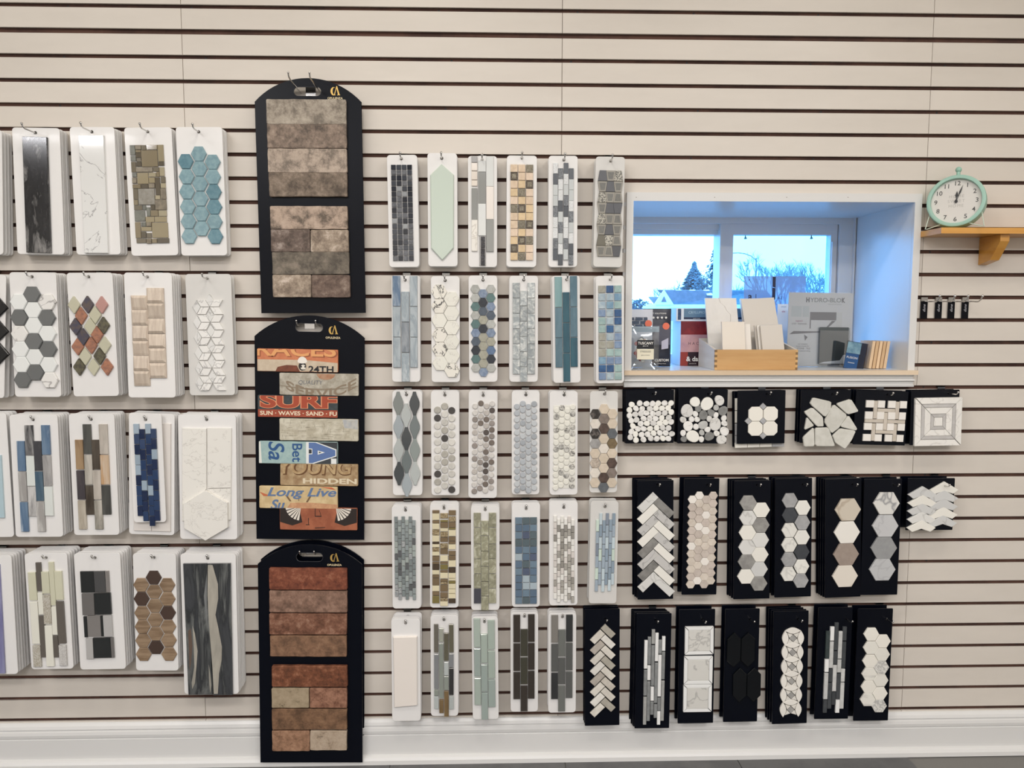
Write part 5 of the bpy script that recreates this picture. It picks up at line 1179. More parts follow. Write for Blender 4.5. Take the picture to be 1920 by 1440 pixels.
for x, y in ((1445, 342), (1604, 342), (1441, 497), (1600, 497)): b.shape(octa(76, 36), x, y, OW, .007, .001, 'octagon_tile')
for x, y in ((1524, 263), (1364, 418), (1523, 418), (1522, 575)): b.shape([(0, -36), (36, 0), (0, 36), (-36, 0)], x, y, GS2, .007, .001, 'square_tile')
bb = Board(g, 1222, 1752, 100, 1222, 1754, 692, 'pale', hole=(1570, 132), d=.030, n=1, hook=False, style='black', short='pale strip', label='black board edged with pale tiles, peeking out behind the white octagon sample')
for i in range(4): bb.tile(1224 + 132 * i, 1352 + 132 * i, 640, 694, (OW, OW, OW, GS2)[i], .007)
for y in (170, 302, 435, 565): bb.tile(1226, 1262, y, y + 126, (GS2, OW, OW, GS2)[(y // 130) % 4], .007)
g = (1480, 715, 960 / 170)
b = Board(g, 125, 660, 92, 105, 640, 650, 'irregular pale grey flagstones', hole=(456, 134), d=.045, n=2, ext=.03, style='black', short='irregular flat stone', back_dx=-.004)
FS = MOT((214, 212, 204), (202, 200, 191), 40, .5)
def soft(pts, k=.10):
    o = []
    for i in range(len(pts)):
        a, p, q_ = pts[i - 1], pts[i], pts[(i + 1) % len(pts)]
        for s_, f_ in ((a, k), (q_, k)): o.append((p[0] + (s_[0] - p[0]) * f_, p[1] + (s_[1] - p[1]) * f_))
    return o
for pts in ([(240, 168), (437, 212), (432, 300), (372, 378), (205, 235)], [(485, 235), (645, 184), (733, 318), (610, 350)], [(460, 236), (610, 358), (520, 490), (440, 550), (358, 420)], [(620, 353), (716, 500), (700, 522), (528, 477)], [(142, 322), (235, 273), (347, 375), (355, 474), (285, 476)], [(175, 372), (255, 466), (148, 512)], [(132, 590), (252, 478), (258, 684), (146, 690)], [(262, 488), (405, 484), (477, 676), (455, 686), (262, 684)], [(448, 572), (530, 494), (703, 520), (655, 622), (583, 718), (480, 650)]):
    b.poly(soft(pts), FS, .008, .0016, 'flagstone')
b = Board(g, 702, 1274, 102, 672, 1222, 674, 'white and beige basket weave tiles', hole=(1040, 136), d=.052, n=2, ext=.03, style='black', short='basket weave')
BWw = M((236, 231, 224), rough=.3, var=.02); BWb = MOT((204, 194, 182), (196, 186, 172), 60)
def bt(xc_, yc_, w, h, m): b.shape([(-w / 2, -h / 2), (w / 2, -h / 2), (w / 2, h / 2), (-w / 2, h / 2)], xc_, yc_, m, .006, .0006, 'weave_tile')
for r, (y, h, xs_) in enumerate(((240, 76, ((846, 84), (968, 76), (1080, 80), (1203, 74))), (360, 78, ((834, 82), (957, 76), (1076, 78), (1192, 72))), (478, 74, ((823, 82), (946, 76), (1064, 72), (1180, 76))), (596, 74, ((812, 84), (932, 76), (1044, 78), (1167, 74))))):
    for x, w in xs_: bt(x, y, w, h, BWw)
for x, y, w, h in ((903, 300, 38, 190), (1136, 302, 40, 186), (1009, 420, 38, 186), (880, 536, 38, 186), (1110, 538, 38, 184), (1020, 304, 188, 36), (888, 418, 196, 36), (1125, 421, 190, 36), (999, 534, 190, 34)): bt(x, y, w, h, BWb)
b = Board(g, 1288, 1808, 93, 1270, 1790, 672, 'white and grey concentric square frames', hole=(1690, 128), d=.045, n=1, ext=.045, style='black', short='concentric square', back_dx=-.003)
CW = MARB((234, 231, 225), (214, 210, 204), 30); CG = MOT((196, 193, 190), (186, 183, 180), 50)
cx_, cy_ = 1562, 424
def ringsq(R, r_, m, th):
    for k in range(4):
        p = [(-R, -R), (R, -R), (r_, -r_), (-r_, -r_)]
        c_, s_ = math.cos(k * math.pi / 2), math.sin(k * math.pi / 2)
        p = [(x * c_ - y * s_, x * s_ + y * c_) for x, y in p]
        p = [(a * .985 + sum(q_[0] for q_ in p) / 4 * .015, e_ * .985 + sum(q_[1] for q_ in p) / 4 * .015) for a, e_ in p]
        b.shape([(a * .98, e_) for a, e_ in p], cx_, cy_, m, th, .0006, 'frame_tile')
ringsq(257, 190, CW, .009); ringsq(187, 152, CG, .009); ringsq(150, 84, CW, .009); ringsq(82, 48, CG, .009); b.shape([(-45, -45), (45, -45), (45, 45), (-45, 45)], cx_, cy_, CW, .009, .0006, 'square_tile')

g = (1170, 880, 1551 / 280)
b = Board(g, 140, 516, 116, 140, 512, 1350, 'white and grey marble herringbone planks', hole=(348, 158), d=.055, n=3, ext=.028, style='black', short='marble herringbone', back_dx=-.009)
HM = {'l': MARB((218, 217, 213), (190, 188, 185), 26), 'w': M((236, 233, 225), rough=.3, var=.02), 'g': MARB((198, 196, 193), (160, 158, 156), 30), 'd': MOT((142, 140, 136), (122, 120, 117), 60)}
PLK = [(-116, -40), (116, -40), (116, 40), (-116, 40)]
for i in range(8):
    b.shape(PLK, 244 + i * .5, 338 + 117.6 * i, HM['lwgwdgdl'[i]], .007, .0008, 'plank_tile', math.radians(-44))
    b.shape(PLK, 412 + i * .5, 396 + 116.8 * i, HM['dgwgwgwl'[i]], .007, .0008, 'plank_tile', math.radians(44))
b = Board(g, 622, 996, 95, 600, 958, 1302, 'beige and cream small marble hexagons', hole=(868, 158), d=.05, n=1, ext=.028, style='black', short='beige marble hexagon', back_dx=-.006)
HC = [MOT((216, 206, 194), (206, 194, 180), 90), M((236, 230, 222), rough=.3, var=.02), MOT((206, 194, 184), (194, 182, 172), 90)]
q = pick(17, HC, [4, 3, 3]); P = []
for x0, x1, y0, n_r in ((707, 686, 308, 12), (781, 757, 267, 12), (852, 828, 308, 12), (924, 898, 268, 12)): P += [(x0 + (x1 - x0) * i / 11, y0 + 80.2 * i) for i in range(n_r)]
b.hexes(P, 94, 79, [next(q) for _ in P], .006, .0007)
b = Board(g, 1140, 1536, 118, 1140, 1507, 1346, 'grey and white marble hexagons in two columns', hole=(1383, 160), d=.055, n=3, ext=.028, style='black', short='grey and white marble hexagon', back_dx=-.010)
MH = {'g': MOT((160, 158, 154), (138, 136, 133), 40), 'w': M((234, 231, 222), rough=.3, var=.02), 'l': MARB((220, 219, 215), (196, 194, 190), 22), 'p': MARB((206, 206, 204), (184, 183, 181), 22)}
b.hexes([(1285, 341), (1282, 496), (1277, 648), (1273, 800), (1267, 951), (1260, 1103), (1421, 418), (1417, 573), (1412, 727), (1407, 878), (1400, 1030), (1395, 1180)], 180, 152, [MH[c] for c in 'glwlgwwglwpg'], .007, .0009)
g = (1430, 880, 1920 / 380)
b = Board(g, 113, 476, 86, 115, 455, 1210, 'charcoal, grey and white marble hexagons', hole=(382, 144), d=.055, n=2, ext=.028, style='black', short='charcoal and white hexagon', back_dx=-.007)
CH = {'g': MOT((172, 172, 172), (156, 156, 157), 50), 'w': MARB((230, 228, 221), (206, 204, 198), 24), 'k': MOT((70, 73, 78), (62, 65, 70), 60)}
b.hexes([(253, 289), (252, 428), (248, 568), (246, 707), (243, 845), (238, 982), (375, 361), (371, 500), (368, 639), (365, 778), (363, 915), (357, 1050)], 150, 137, [CH[c] for c in 'gkwwgwwgwkwg'], .007, .0013)
b = Board(g, 590, 942, 90, 590, 927, 1212, 'four large beige and taupe hexagons', hole=(852, 146), d=.055, n=4, ext=.028, style='black', short='large beige hexagon', back_dx=-.012)
b.hexes([(800, 377), (791, 589), (783, 797), (773, 1004)], 246, 210, [MARB((206, 196, 180), (180, 166, 148), 18, .05), M((236, 232, 224), rough=.3, var=0), MOT((158, 144, 134), (150, 136, 126), 60), MARB((228, 220, 208), (206, 192, 174), 12, .05)], .008, .0009)
b = Board(g, 952, 1336, 92, 930, 1267, 1190, 'four large grey and white hexagons', hole=(1242, 146), d=.05, n=1, ext=.028, style='black', short='large grey hexagon', back_dx=-.002)
b.hexes([(1165, 316), (1154, 528), (1140, 737), (1126, 942)], 250, 210, [MARB((222, 220, 215), (150, 150, 152), 14, .02), MARB((196, 196, 197), (178, 178, 180), 18), MOT((152, 153, 153), (144, 145, 146), 40), MARB((190, 191, 192), (176, 176, 178), 18)], .008, .0009)
b = Board(g, 1375, 1827, 85, 1352, 1802, 576, 'white and grey chevron tiles', hole=(1715, 150), d=.055, n=1, ext=.028, style='black', short='white chevron', back_dx=-.006)
CV = [(0, -80), (138, 0), (88, 38), (0, 8), (-88, 38), (-138, 0)]
for i in range(5):
    b.shape(CV, 1503 - 3 * i, 235 + 78.6 * i, (MH['p'], MH['w'], MH['p'], MH['l'], MH['w'])[i], .008, .0008, 'chevron_tile')
    b.shape(CV, 1712 - 3.5 * i, 192 + 78.6 * i, (MH['w'], MH['p'], MH['p'], MH['w'], MH['p'])[i], .007, .0008, 'chevron_tile')

g = (1160, 1125, 1440 / 260)
b = Board(g, 186, 552, 140, 165, 525, 1332, 'white and grey thin marble sticks', hole=(385, 206), d=.055, n=4, ext=.028, style='black', short='white and grey stick', back_dx=-.010)
SWh = M((236, 236, 234), rough=.25, var=.02); SG = MOT((142, 144, 144), (126, 128, 128), 60); SL = MOT((168, 168, 165), (154, 154, 151), 60)
for x, rows in ((282, ((405, 705, SWh), (711, 985, SG), (991, 1288, SL))), (319, ((370, 660, SG), (667, 822, SWh), (827, 1252, SG))), (358, ((297, 448, SL), (454, 884, SG), (889, 1036, SWh), (1041, 1182, SG))), (395, ((330, 630, SWh), (635, 1066, SG), (1071, 1216, SG))), (429, ((404, 550, SG), (554, 998, SWh), (1003, 1140, SG), (1145, 1288, SWh))), (466, ((368, 520, SWh), (525, 816, SG), (821, 1252, SL)))):
    b.col(x - 16.5, x + 16.5, rows, .007)
b = Board(g, 627, 1007, 97, 614, 980, 1280, 'three framed grey marble squares', hole=(870, 200), d=.05, n=1, ext=.035, style='black', short='framed marble square', back_dx=-.003)
FM = MARB((214, 212, 206), (180, 178, 174), 22); 
def framed(cx0, cy0, R, r_):
    for k in range(4):
        p = [(-R, -R), (R, -R), (r_, -r_), (-r_, -r_)]; c_, s_ = math.cos(k * math.pi / 2), math.sin(k * math.pi / 2)
        p = [(x * c_ - y * s_, x * s_ + y * c_) for x, y in p]; mx, my = sum(q_[0] for q_ in p) / 4, sum(q_[1] for q_ in p) / 4
        b.shape([(mx + (a - mx) * .975, my + (e_ - my) * .96) for a, e_ in p], cx0, cy0, SWh, .008, .0006, 'frame_tile')
    b.shape([(-r_ + 2, -r_ + 2), (r_ - 2, -r_ + 2), (r_ - 2, r_ - 2), (-r_ + 2, r_ - 2)], cx0, cy0, FM, .008, .0006, 'square_tile')
for x, y in ((832, 411), (822, 716), (814, 1008)): framed(x, y, 149, 113)
b = Board(g, 1105, 1470, 92, 1086, 1436, 1265, 'glossy black picket tiles', hole=(1366, 200), d=.05, n=1, ext=.035, style='black', short='black picket', back_dx=-.002)
PKT = M((6, 9, 13), rough=.10, var=0, spec=.35)
PKs = [(0, -186), (72, -114), (72, 114), (0, 186), (-72, 114), (-72, -114)]
for x, y in ((1190, 506), (1338, 506)): b.shape(PKs, x, y, PKT, .008, .0012, 'picket_tile')
for x, y in ((1252, 872), (1400, 872)): b.shape(PKs, x, y, PKT, .007, .0012, 'picket_tile')
g = (1420, 1125, 1555 / 270)
b = Board(g, 165, 566, 120, 165, 527, 1336, 'overlapping circles of white petals around grey squares', hole=(440, 206), d=.055, n=3, ext=.028, style='black', short='circle petal', back_dx=-.008)
def lens(L_, W_, n=8):
    o = [(W_ / 2 * math.sin(math.pi * i / n), -L_ / 2 + L_ * i / n) for i in range(n + 1)]
    return o + [(-x, y) for x, y in o[-2:0:-1]]
LNS = lens(166, 68); TOP = [(y, x) for x, y in lens(166, 66)]
PT = M((236, 232, 224), rough=.3, var=.02); GT = MOT((168, 166, 162), (154, 152, 149), 60); LT = M((226, 222, 214), rough=.3, var=.02)
for i, (x, y) in enumerate(((380, 404), (374, 556), (368, 710), (363, 866), (359, 1018), (354, 1174))):
    b.shape(LNS, x - 84, y, PT, .007, .0008, 'petal_tile'); b.shape(LNS, x + 84, y, PT, .007, .0008, 'petal_tile')
    b.shape(TOP, x, y - 80, PT, .007, .0008, 'petal_tile')
    b.shape([(0, -38), (38, 0), (0, 38), (-38, 0)], x, y, GT, .007, .0006, 'square_tile')
    for sx in (-1, 1):
        for sy in (-1, 1): b.shape([(sx * 5, sy * 40), (sx * 40, sy * 5), (sx * 62, sy * 58)], x, y, LT, .007, .0006, 'corner_tile')
b = Board(g, 660, 1035, 82, 613, 980, 1285, 'dark slate and white thin vertical sticks', hole=(965, 204), d=.05, n=1, ext=.035, style='black', short='dark slate stick', back_dx=-.002)
KS = MOT((72, 75, 78), (62, 65, 68), 60); KG = MOT((60, 70, 70), (52, 60, 60), 60); WL = MOT((206, 206, 204), (192, 192, 190), 60)
for x, rows in ((757, ((320, 622, KG), (626, 766, SWh), (771, 1064, WL), (1068, 1208, KS))), (804, ((278, 430, SWh), (434, 726, WL), (731, 874, KS), (879, 1166, KS))), (851, ((232, 535, KS), (540, 682, KS), (687, 978, WL), (982, 1122, KS))), (893, ((325, 626, WL), (630, 772, WL), (777, 1062, KS), (1067, 1210, SWh))), (939, ((278, 430, KS), (435, 726, KS), (731, 873, WL), (878, 1168, WL)))): b.col(x - 21, x + 21, rows, .007)
b = Board(g, 1084, 1472, 94, 1036, 1411, 1304, 'white marble hexagons with two lace patterned ones', hole=(1400, 204), d=.05, n=1, ext=.035, style='black', short='white lace hexagon', back_dx=-.003)
LACE = M((222, 220, 214), rough=.35, var=.02, kind='speck', c2=(184, 182, 178), scale=260, lo=.35, hi=.65); SH_ = M((230, 227, 218), rough=.3, var=.03, kind='mix', c2=(196, 193, 186), scale=14, lo=.50, hi=.66, stretch=(.6, 1, 2.6), dist=.4)
b.hexes([(1224, 361), (1219, 505), (1210, 648), (1202, 787), (1194, 926), (1184, 1065), (1349, 436), (1341, 577), (1333, 717), (1325, 857), (1317, 998), (1308, 1134)], 168, 142, [OW, SH_, OW, SH_, OW, SH_, OW, SH_, LACE, SH_, OW, LACE], .007, .001)

# ------------------------------------------------------------------ arched brick boards
class Arch(Board):
    def __init__(b, xl0, xr0, ys, xl1, xr1, y1, apex, slot, logo, label, d, reach, tips, hookname, drop=.0245):
        b.g = (0, 0, 1.0); b.t = ((xl0 + xr0) / 2, ys); b.b = ((xl1 + xr1) / 2, y1); b.d = d
        X0, Z0, t0 = PX(*b.t, d); X1, Z1, t1 = PX(*b.b, d)
        b.s = (t0 + t1) / 2 / FPX; b.H = math.hypot(X1 - X0, Z1 - Z0); b.W = ((xr0 - xl0) + (xr1 - xl1)) / 2 * b.s
        b.rot = math.atan2(X0 - X1, Z0 - Z1); b.c = ((X0 + X1) / 2, (Z0 + Z1) / 2)
        b.e = prop(empty('brick_sample_board', (b.c[0], -d, b.c[1]), (0, b.rot, 0)), label, 'sample board', 'arched brick boards')
        sag = (ys - apex) * b.s; hw = b.W / 2; R = (hw * hw + sag * sag) / (2 * sag); a0 = math.asin(hw / R)
        arc = [(R * math.sin(a0 - 2 * a0 * i / 20), b.H / 2 + sag - R + R * math.cos(a0 - 2 * a0 * i / 20)) for i in range(21)]
        b.out = [(-hw, -b.H / 2), (hw, -b.H / 2)] + arc
        (sx0, sy0, sx1, sy1) = slot
        u0, v1 = b.uv(sx0, sy0); u1, v0 = b.uv(sx1, sy1)
        b.hole = rrect(u1 - u0, v1 - v0, min(u1 - u0, v1 - v0) * .48, 5, (u0 + u1) / 2, (v0 + v1) / 2)
        b.me = holed(b.out, [b.hole], 0, .005, .001)
        link('panel', b.me, NAVY, b.e)
        # handle rim
        rim = MB(); n = len(b.hole)
        rim.tube([(x, -.0002, z) for x, z in b.hole] + [(b.hole[0][0], -.0002, b.hole[0][1])], .0007, 5, False).build('handle_rim', M((60, 62, 68), rough=.25, var=0), b.e)
        lx, ly = b.uv(*logo); k = .023
        def el(cx, cz, rx, rz, a0, a1, n=14): return [(cx + rx * math.cos(math.radians(a0 + (a1 - a0) * i / n)), cz + rz * math.sin(math.radians(a0 + (a1 - a0) * i / n))) for i in range(n + 1)]
        T = lambda ps: [(lx + x * k, ly + z * k) for x, z in ps]
        C_ = el(-.18, 0, .42, .56, 55, 305) + el(-.08, .01, .24, .50, 300, 60)
        lt = [(-.14, -.46), (-.02, -.46), (.30, .66), (.22, .66)]; rt = [(.18, .70), (.32, .70), (.64, -.46), (.42, -.46)]
        flat(b.e, 'emblem', [T(C_), T(lt), T(rt), T([(.30, -.46), (.72, -.46), (.72, -.53), (.30, -.53)]), T([(-.24, -.46), (.06, -.46), (.06, -.53), (-.24, -.53)])], GOLD, -.0003)
        text('OPULENZA', .0092, PALEGOLD, b.e, lx, ly - drop, -.0003, squash=1.02, bold=.00022)
        # double prong through the handle
        hz = b.c[1] + v1 - .0042 ; hx = b.c[0] + (u0 + u1) / 2
        sl = min((zz for zz in slotZ.values() if zz > hz - .004), key=lambda q_: q_ - hz)
        hk = prop(empty('slatwall_hook', (hx, 0, hz)), 'double prong metal hook holding the %s' % hookname, 'hook', 'hooks holding the sample boards')
        MB().box(-.016, .016, -.0016, -.0002, -.014, sl - hz + .004).box(-.016, .016, -.0016, .0095, sl - hz + .001, sl - hz + .004).build('bracket', CHROME, hk)
        for tp in tips:
            p = [(tp, -.001, -.004), (tp, -reach + .016, -.001), (tp, -reach + .005, .003), (tp, -reach, .013)]
            MB().tube(p, .0024, 8).ball(p[-1], .0034, 8, 6).build('prong', CHROME, hk, smooth=True)
    def brick(b, x0, x1, y0, y1, mat, th=.013, seed=0, rough=.0007, rough_edges=True):
        u, v = b.uv((x0 + x1) / 2, (y0 + y1) / 2); w, h = (x1 - x0) * b.s, (y1 - y0) * b.s
        rn = random.Random(int(x0 * 7 + y0 * 13)); p = []
        j = (lambda: rn.uniform(-rough, rough)) if rough_edges else (lambda: 0)
        base = rrect(w, h, .0035, 2)
        for i in range(len(base)):
            a, c = base[i], base[(i + 1) % len(base)]; p.append((a[0] + j(), a[1] + j()))
            ln = math.hypot(c[0] - a[0], c[1] - a[1])
            if ln > .02:
                n = int(ln / .022)
                for q_ in range(1, n + 1): p.append((a[0] + (c[0] - a[0]) * q_ / (n + 1) + j(), a[1] + (c[1] - a[1]) * q_ / (n + 1) + j()))
        o = link('brick', prism(p, th, .0014, cache=False), mat, b.e, (u, 0, v)); o['w'] = w; o['h'] = h
        return o, w, h
def BRICK(a, c, e, s=26, lo=.36, hi=.54):
    dk = lambda q, f: tuple(int(x * f) for x in q)
    return M(dk(a, .80), rough=.75, var=.03, kind='mix', c2=dk(c, .95), c3=e, scale=s * 1.15, lo=lo + .03, hi=hi, dist=.15, bump=.9, detail=9, drough=.74)
TB1 = BRICK((150, 139, 126), (176, 165, 150), (188, 178, 164)); TB2 = BRICK((110, 98, 88), (146, 128, 114), (176, 158, 142)); TB3 = BRICK((156, 142, 128), (192, 174, 158), (200, 184, 168)); TB4 = BRICK((112, 98, 86), (136, 120, 106), (168, 152, 136)); TB5 = BRICK((130, 116, 102), (190, 168, 150), (198, 178, 162), 18); TB6 = BRICK((98, 84, 76), (120, 104, 94), (170, 156, 146)); TB7 = BRICK((104, 96, 86), (124, 114, 102), (146, 134, 120)); TB8 = BRICK((150, 132, 116), (178, 160, 142), (222, 206, 192)); TB9 = BRICK((104, 86, 76), (124, 104, 92), (160, 144, 130))
A = Arch(478, 677.5, 191, 491, 685, 587, 148, (551, 163.5, 602, 180.5), (627, 171.5), 'arched black board of grey taupe bricks, highest of the three', .040, .155, (-.032, .032), 'grey taupe brick board', .0218)
for (x0, x1, y0, y1, m) in ((503, 649, 188.5, 233.5, TB1), (504, 650, 234, 277.5, TB2), (505, 651, 279, 322.5, TB3), (507, 651.5, 323, 367, TB4), (509, 652.5, 385.5, 428, TB5), (510, 583, 429, 470.5, TB6), (584, 654.5, 430, 471, TB8), (512.5, 656, 471.5, 513, TB7), (513, 585, 514.5, 556.5, TB8), (586, 657.5, 515, 557, TB9)): A.brick(x0, x1, y0, y1, m)
B_ = Arch(478, 683, 632, 481.5, 682.5, 1011.5, 592, (554.5, 607, 605, 622.5), (623.5, 619), 'arched black board of printed vintage sign bricks, middle of the three', .036, .052, (-.031, .031), 'printed brick board')
# printed bricks
def pr_brick(x0, x1, y0, y1, mat, rough_edges=False):
    o, w, h = B_.brick(x0, x1, y0, y1, mat, .010, rough=.0004, rough_edges=True)
    return o, w / 2 - .0011, h / 2 - .0011
PY = -.0104
PRI = lambda c: M(c, rough=.45, var=0)
def weath(c, c2, s=60): return M(c, rough=.5, var=0, kind='mix', c2=c2, scale=s, lo=.36, hi=.6)
o, w, h = pr_brick(485.5, 634, 654, 696, weath((206, 128, 88), (196, 116, 78))); bx = (-w, w, -h, h)
flat(o, 'printed_ground', [[(-w, -h), (w, -h), (w, -h * .18), (w * .2, h * .05), (-w, h * .05)]], weath((206, 190, 168), (194, 176, 152)), PY + .0001, bx)
text('RACES', .062, PRI((150, 82, 52)), o, 0, h * .86, PY, box=bx, bold=.0014, fit=(-w * 1.02, w * 1.0)); text('RACES', .060, PRI((226, 162, 104)), o, 0, h * .92, PY - .0002, box=bx, bold=.0012, fit=(-w * 1.04, w * .96))
flat(o, 'printed_shoulder', [[(-w * .55, -h), (-w * .50, -h * .62), (-w * .28, -h * .42), (-w * .02, -h * .46), (w * .06, -h)]], weath((128, 70, 46), (104, 54, 36)), PY - .0003, bx)
flat(o, 'printed_mask', [circ(.0125, 14, w * .12, -h * .52, .0145)], PRI((40, 34, 32)), PY - .0004, bx); flat(o, 'printed_face', [circ(.0085, 12, w * .14, -h * .62, .0095)], PRI((228, 222, 210)), PY - .0005, bx)
flat(o, 'printed_goggles', [circ(.0030, 8, w * .09, -h * .56), circ(.0030, 8, w * .19, -h * .56), [(w * .09, -h * .80), (w * .19, -h * .80), (w * .19, -h * .86), (w * .09, -h * .86)]], PRI((40, 34, 32)), PY - .0006, bx)
flat(o, 'printed_cap', [[(w * .12 + .0155 * math.cos(math.radians(a_)), -h * .10 + (.0165 if math.sin(math.radians(a_)) > 0 else .006) * math.sin(math.radians(a_))) for a_ in range(0, 360, 24)]], PRI((236, 230, 220)), PY - .0007, bx)
text('24TH', .030, INK, o, w * .60, -h * .82, PY - .0004, box=bx, bold=.0008, fit=(w * .27, w * .90))
o, w, h = pr_brick(526, 672, 698, 739, weath((192, 186, 172), (158, 150, 134), 40)); bx = (-w, w, -h, h)
flat(o, 'printed_disc', [circ(.030, 20, w * .18, h * .98, .019)], weath((166, 116, 84), (178, 140, 112)), PY, bx)
flat(o, 'printed_arc', [[(w * (t_ / 10 * 2 - 1), -h * .10 - .010 * math.sin(math.pi * t_ / 10)) for t_ in range(11)] + [(w * (t_ / 10 * 2 - 1), -h * .16 - .014 * math.sin(math.pi * t_ / 10)) for t_ in range(10, -1, -1)]], PRI((140, 128, 110)), PY, bx)
text('QUALITY', .019, PRI((110, 112, 116)), o, 0, h * .16, PY - .0002, box=bx, shear=.15, fit=(-w * .52, w * .10)); text('SERVICE', .042, PRI((138, 122, 102)), o, 0, -h * .92, PY - .0001, box=bx, bold=.0008, arch=2.6, fit=(-w * .84, w * .96))
o, w, h = pr_brick(486, 634, 739.5, 780.5, weath((62, 70, 72), (52, 58, 60))); bx = (-w, w, -h, h)
text('SURF', .062, PRI((222, 150, 110)), o, 0, h * .46, PY, box=(-w, w, -h * .28, h), bold=.0040, fit=(-w * .96, w * 1.0)); text('SURF', .062, PRI((166, 72, 46)), o, 0, h * .46, PY - .0002, box=(-w, w, -h * .25, h), bold=.0022, fit=(-w * .94, w * .98))
flat(o, 'printed_band', [[(-w, -h), (w, -h), (w, -h * .30), (-w, -h * .30)]], weath((166, 78, 52), (152, 66, 44)), PY - .0001, bx)
text('SUN · WAVES · SAND · FU', .0185, PRI((232, 214, 186)), o, 0, -h * .66, PY - .0003, box=bx, bold=.0005, fit=(-w * .95, w * .985))
o, w, h = pr_brick(526, 672, 782, 823.5, weath((208, 202, 184), (180, 172, 152), 40)); bx = (-w, w, -h, h)
rn = random.Random(6)
flat(o, 'printed_scratches', [[(x_, z_), (x_ + l_, z_ + .0004), (x_ + l_, z_ + .0011), (x_, z_ + .0008)] for x_, z_, l_ in [(rn.uniform(-w, w * .8), rn.uniform(-h, h), rn.uniform(.004, .03)) for _ in range(46)]] + [[(x_, z_), (x_ + .0008, z_), (x_ + .0009, z_ + l_), (x_, z_ + l_)] for x_, z_, l_ in [(rn.uniform(-w, w), rn.uniform(-h, h * .6), rn.uniform(.004, .014)) for _ in range(30)]], PRI((146, 138, 120)), PY, bx)
flat(o, 'printed_patch', [[(w * .66, h * .2), (w, h * .1), (w, h), (w * .60, h)]], weath((172, 174, 176), (192, 190, 182)), PY + .0001, bx)
o, w, h = pr_brick(487.5, 634, 825, 867, weath((166, 190, 186), (152, 178, 178))); bx = (-w, w, -h, h)
flat(o, 'printed_edge', [[(-w, -h), (-w * .93, -h), (-w * .96, h), (-w, h)]], PRI((226, 226, 218)), PY, bx)
flat(o, 'printed_dark', [[(w * .24, -h), (w, -h), (w, h), (w * .24, h)]], PRI((58, 62, 66)), PY, bx)
flat(o, 'printed_outline', [[(w * .20, -h), (w * .28, -h), (w * .28, h), (w * .20, h)], [(w * .24, h), (w * .48, h), (w * .98, h * .36), (w * .98, -h * .30), (w * .40, -h), (w * .24, -h)]], PRI((228, 230, 228)), PY - .0001, bx)
flat(o, 'printed_letter', [[(w * .27, h * .96), (w * .44, h * .96), (w * .95, h * .28), (w * .95, -h * .24), (w * .36, -h * .94), (w * .27, -h * .94)]], PRI((92, 118, 168)), PY - .0002, bx)
flat(o, 'printed_counter', [[(w * .26, h * .42), (w * .36, h * .40), (w * .36, -h * .12), (w * .26, -h * .14)], [(w * .50, h * .24), (w * .68, h * .06), (w * .50, -h * .16)]], PRI((228, 230, 228)), PY - .0003, bx)
flat(o, 'printed_core', [[(w * .27, h * .34), (w * .345, h * .32), (w * .345, -h * .04), (w * .27, -h * .06)], [(w * .53, h * .14), (w * .60, h * .06), (w * .53, -h * .03)]], PRI((50, 54, 58)), PY - .0004, bx)
flat(o, 'printed_tab', [[(w * .84, -h), (w * .98, -h), (w * .98, -h * .5), (w * .84, -h * .5)]], PRI((228, 230, 228)), PY - .0003, bx)
NB = PRI((44, 84, 134))
text('Bet', .046, NB, o, -w * .04, h * .04, PY - .0002, box=bx, turn=-math.pi / 2, bold=.0006); text('Sa', .072, NB, o, -w * .58, h * .22, PY - .0002, box=bx, turn=-math.pi / 2, bold=.001, shear=.2)
o, w, h = pr_brick(527, 672, 866.5, 908, weath((150, 120, 86), (182, 158, 122), 50)); bx = (-w, w, -h, h)
text('YOUNG', .066, PRI((104, 70, 40)), o, 0, h * .62, PY, box=bx, bold=.0032, shear=.12, fit=(-w * 1.04, w * .86)); text('YOUNG', .064, weath((196, 170, 130), (168, 138, 98)), o, 0, h * .66, PY - .0002, box=bx, bold=.0012, shear=.12, fit=(-w * 1.05, w * .84))
text('HIDDEN', .024, PRI((222, 208, 180)), o, w * .28, -h * .60, PY - .0003, box=bx, bold=.0008, fit=(-w * .42, w * .98))
o, w, h = pr_brick(488, 634, 909, 951.5, weath((218, 196, 152), (198, 172, 128), 30)); bx = (-w, w, -h, h)
flat(o, 'printed_rays', [[(-w * .34, h * .2), (-w * .30, h * .26), (-w * .18, -h * .34), (-w * .23, -h * .36)], [(.0, h * .1), (.0022, h * .1), (.0022, -h * .32), (0, -h * .32)], [(w * .30, h * .2), (w * .34, h * .16), (w * .24, -h * .44), (w * .19, -h * .42)]], PRI((118, 92, 66)), PY, bx)
flat(o, 'printed_leaves', [[(w * .55, h), (w * .98, h * .7), (w * .86, h * .98)], [(-w, h * .5), (-w * .70, h * .1), (-w * .9, h * .1)]], PRI((196, 106, 70)), PY, bx)
flat(o, 'printed_dune', [[(-w * .3, -h), (w, -h), (w, -h * .62), (w * .3, -h * .46), (-w * .2, -h * .5)]], weath((206, 160, 120), (190, 140, 104)), PY, bx)
SB = PRI((96, 120, 156)); text('Long Live', .040, SB, o, 0, h * .46, PY - .0002, box=bx, shear=.3, bold=.0009, fit=(-w * .80, w * .98)); text('Su', .046, SB, o, -w * .56, -h * .72, PY - .0002, box=bx, shear=.3, bold=.0012)
o, w, h = pr_brick(526, 671, 949.5, 992, weath((168, 100, 70), (146, 82, 56), 30)); bx = (-w, w, -h, h)
WHP = PRI((226, 218, 206)); LN = PRI((40, 30, 26))
fan = []
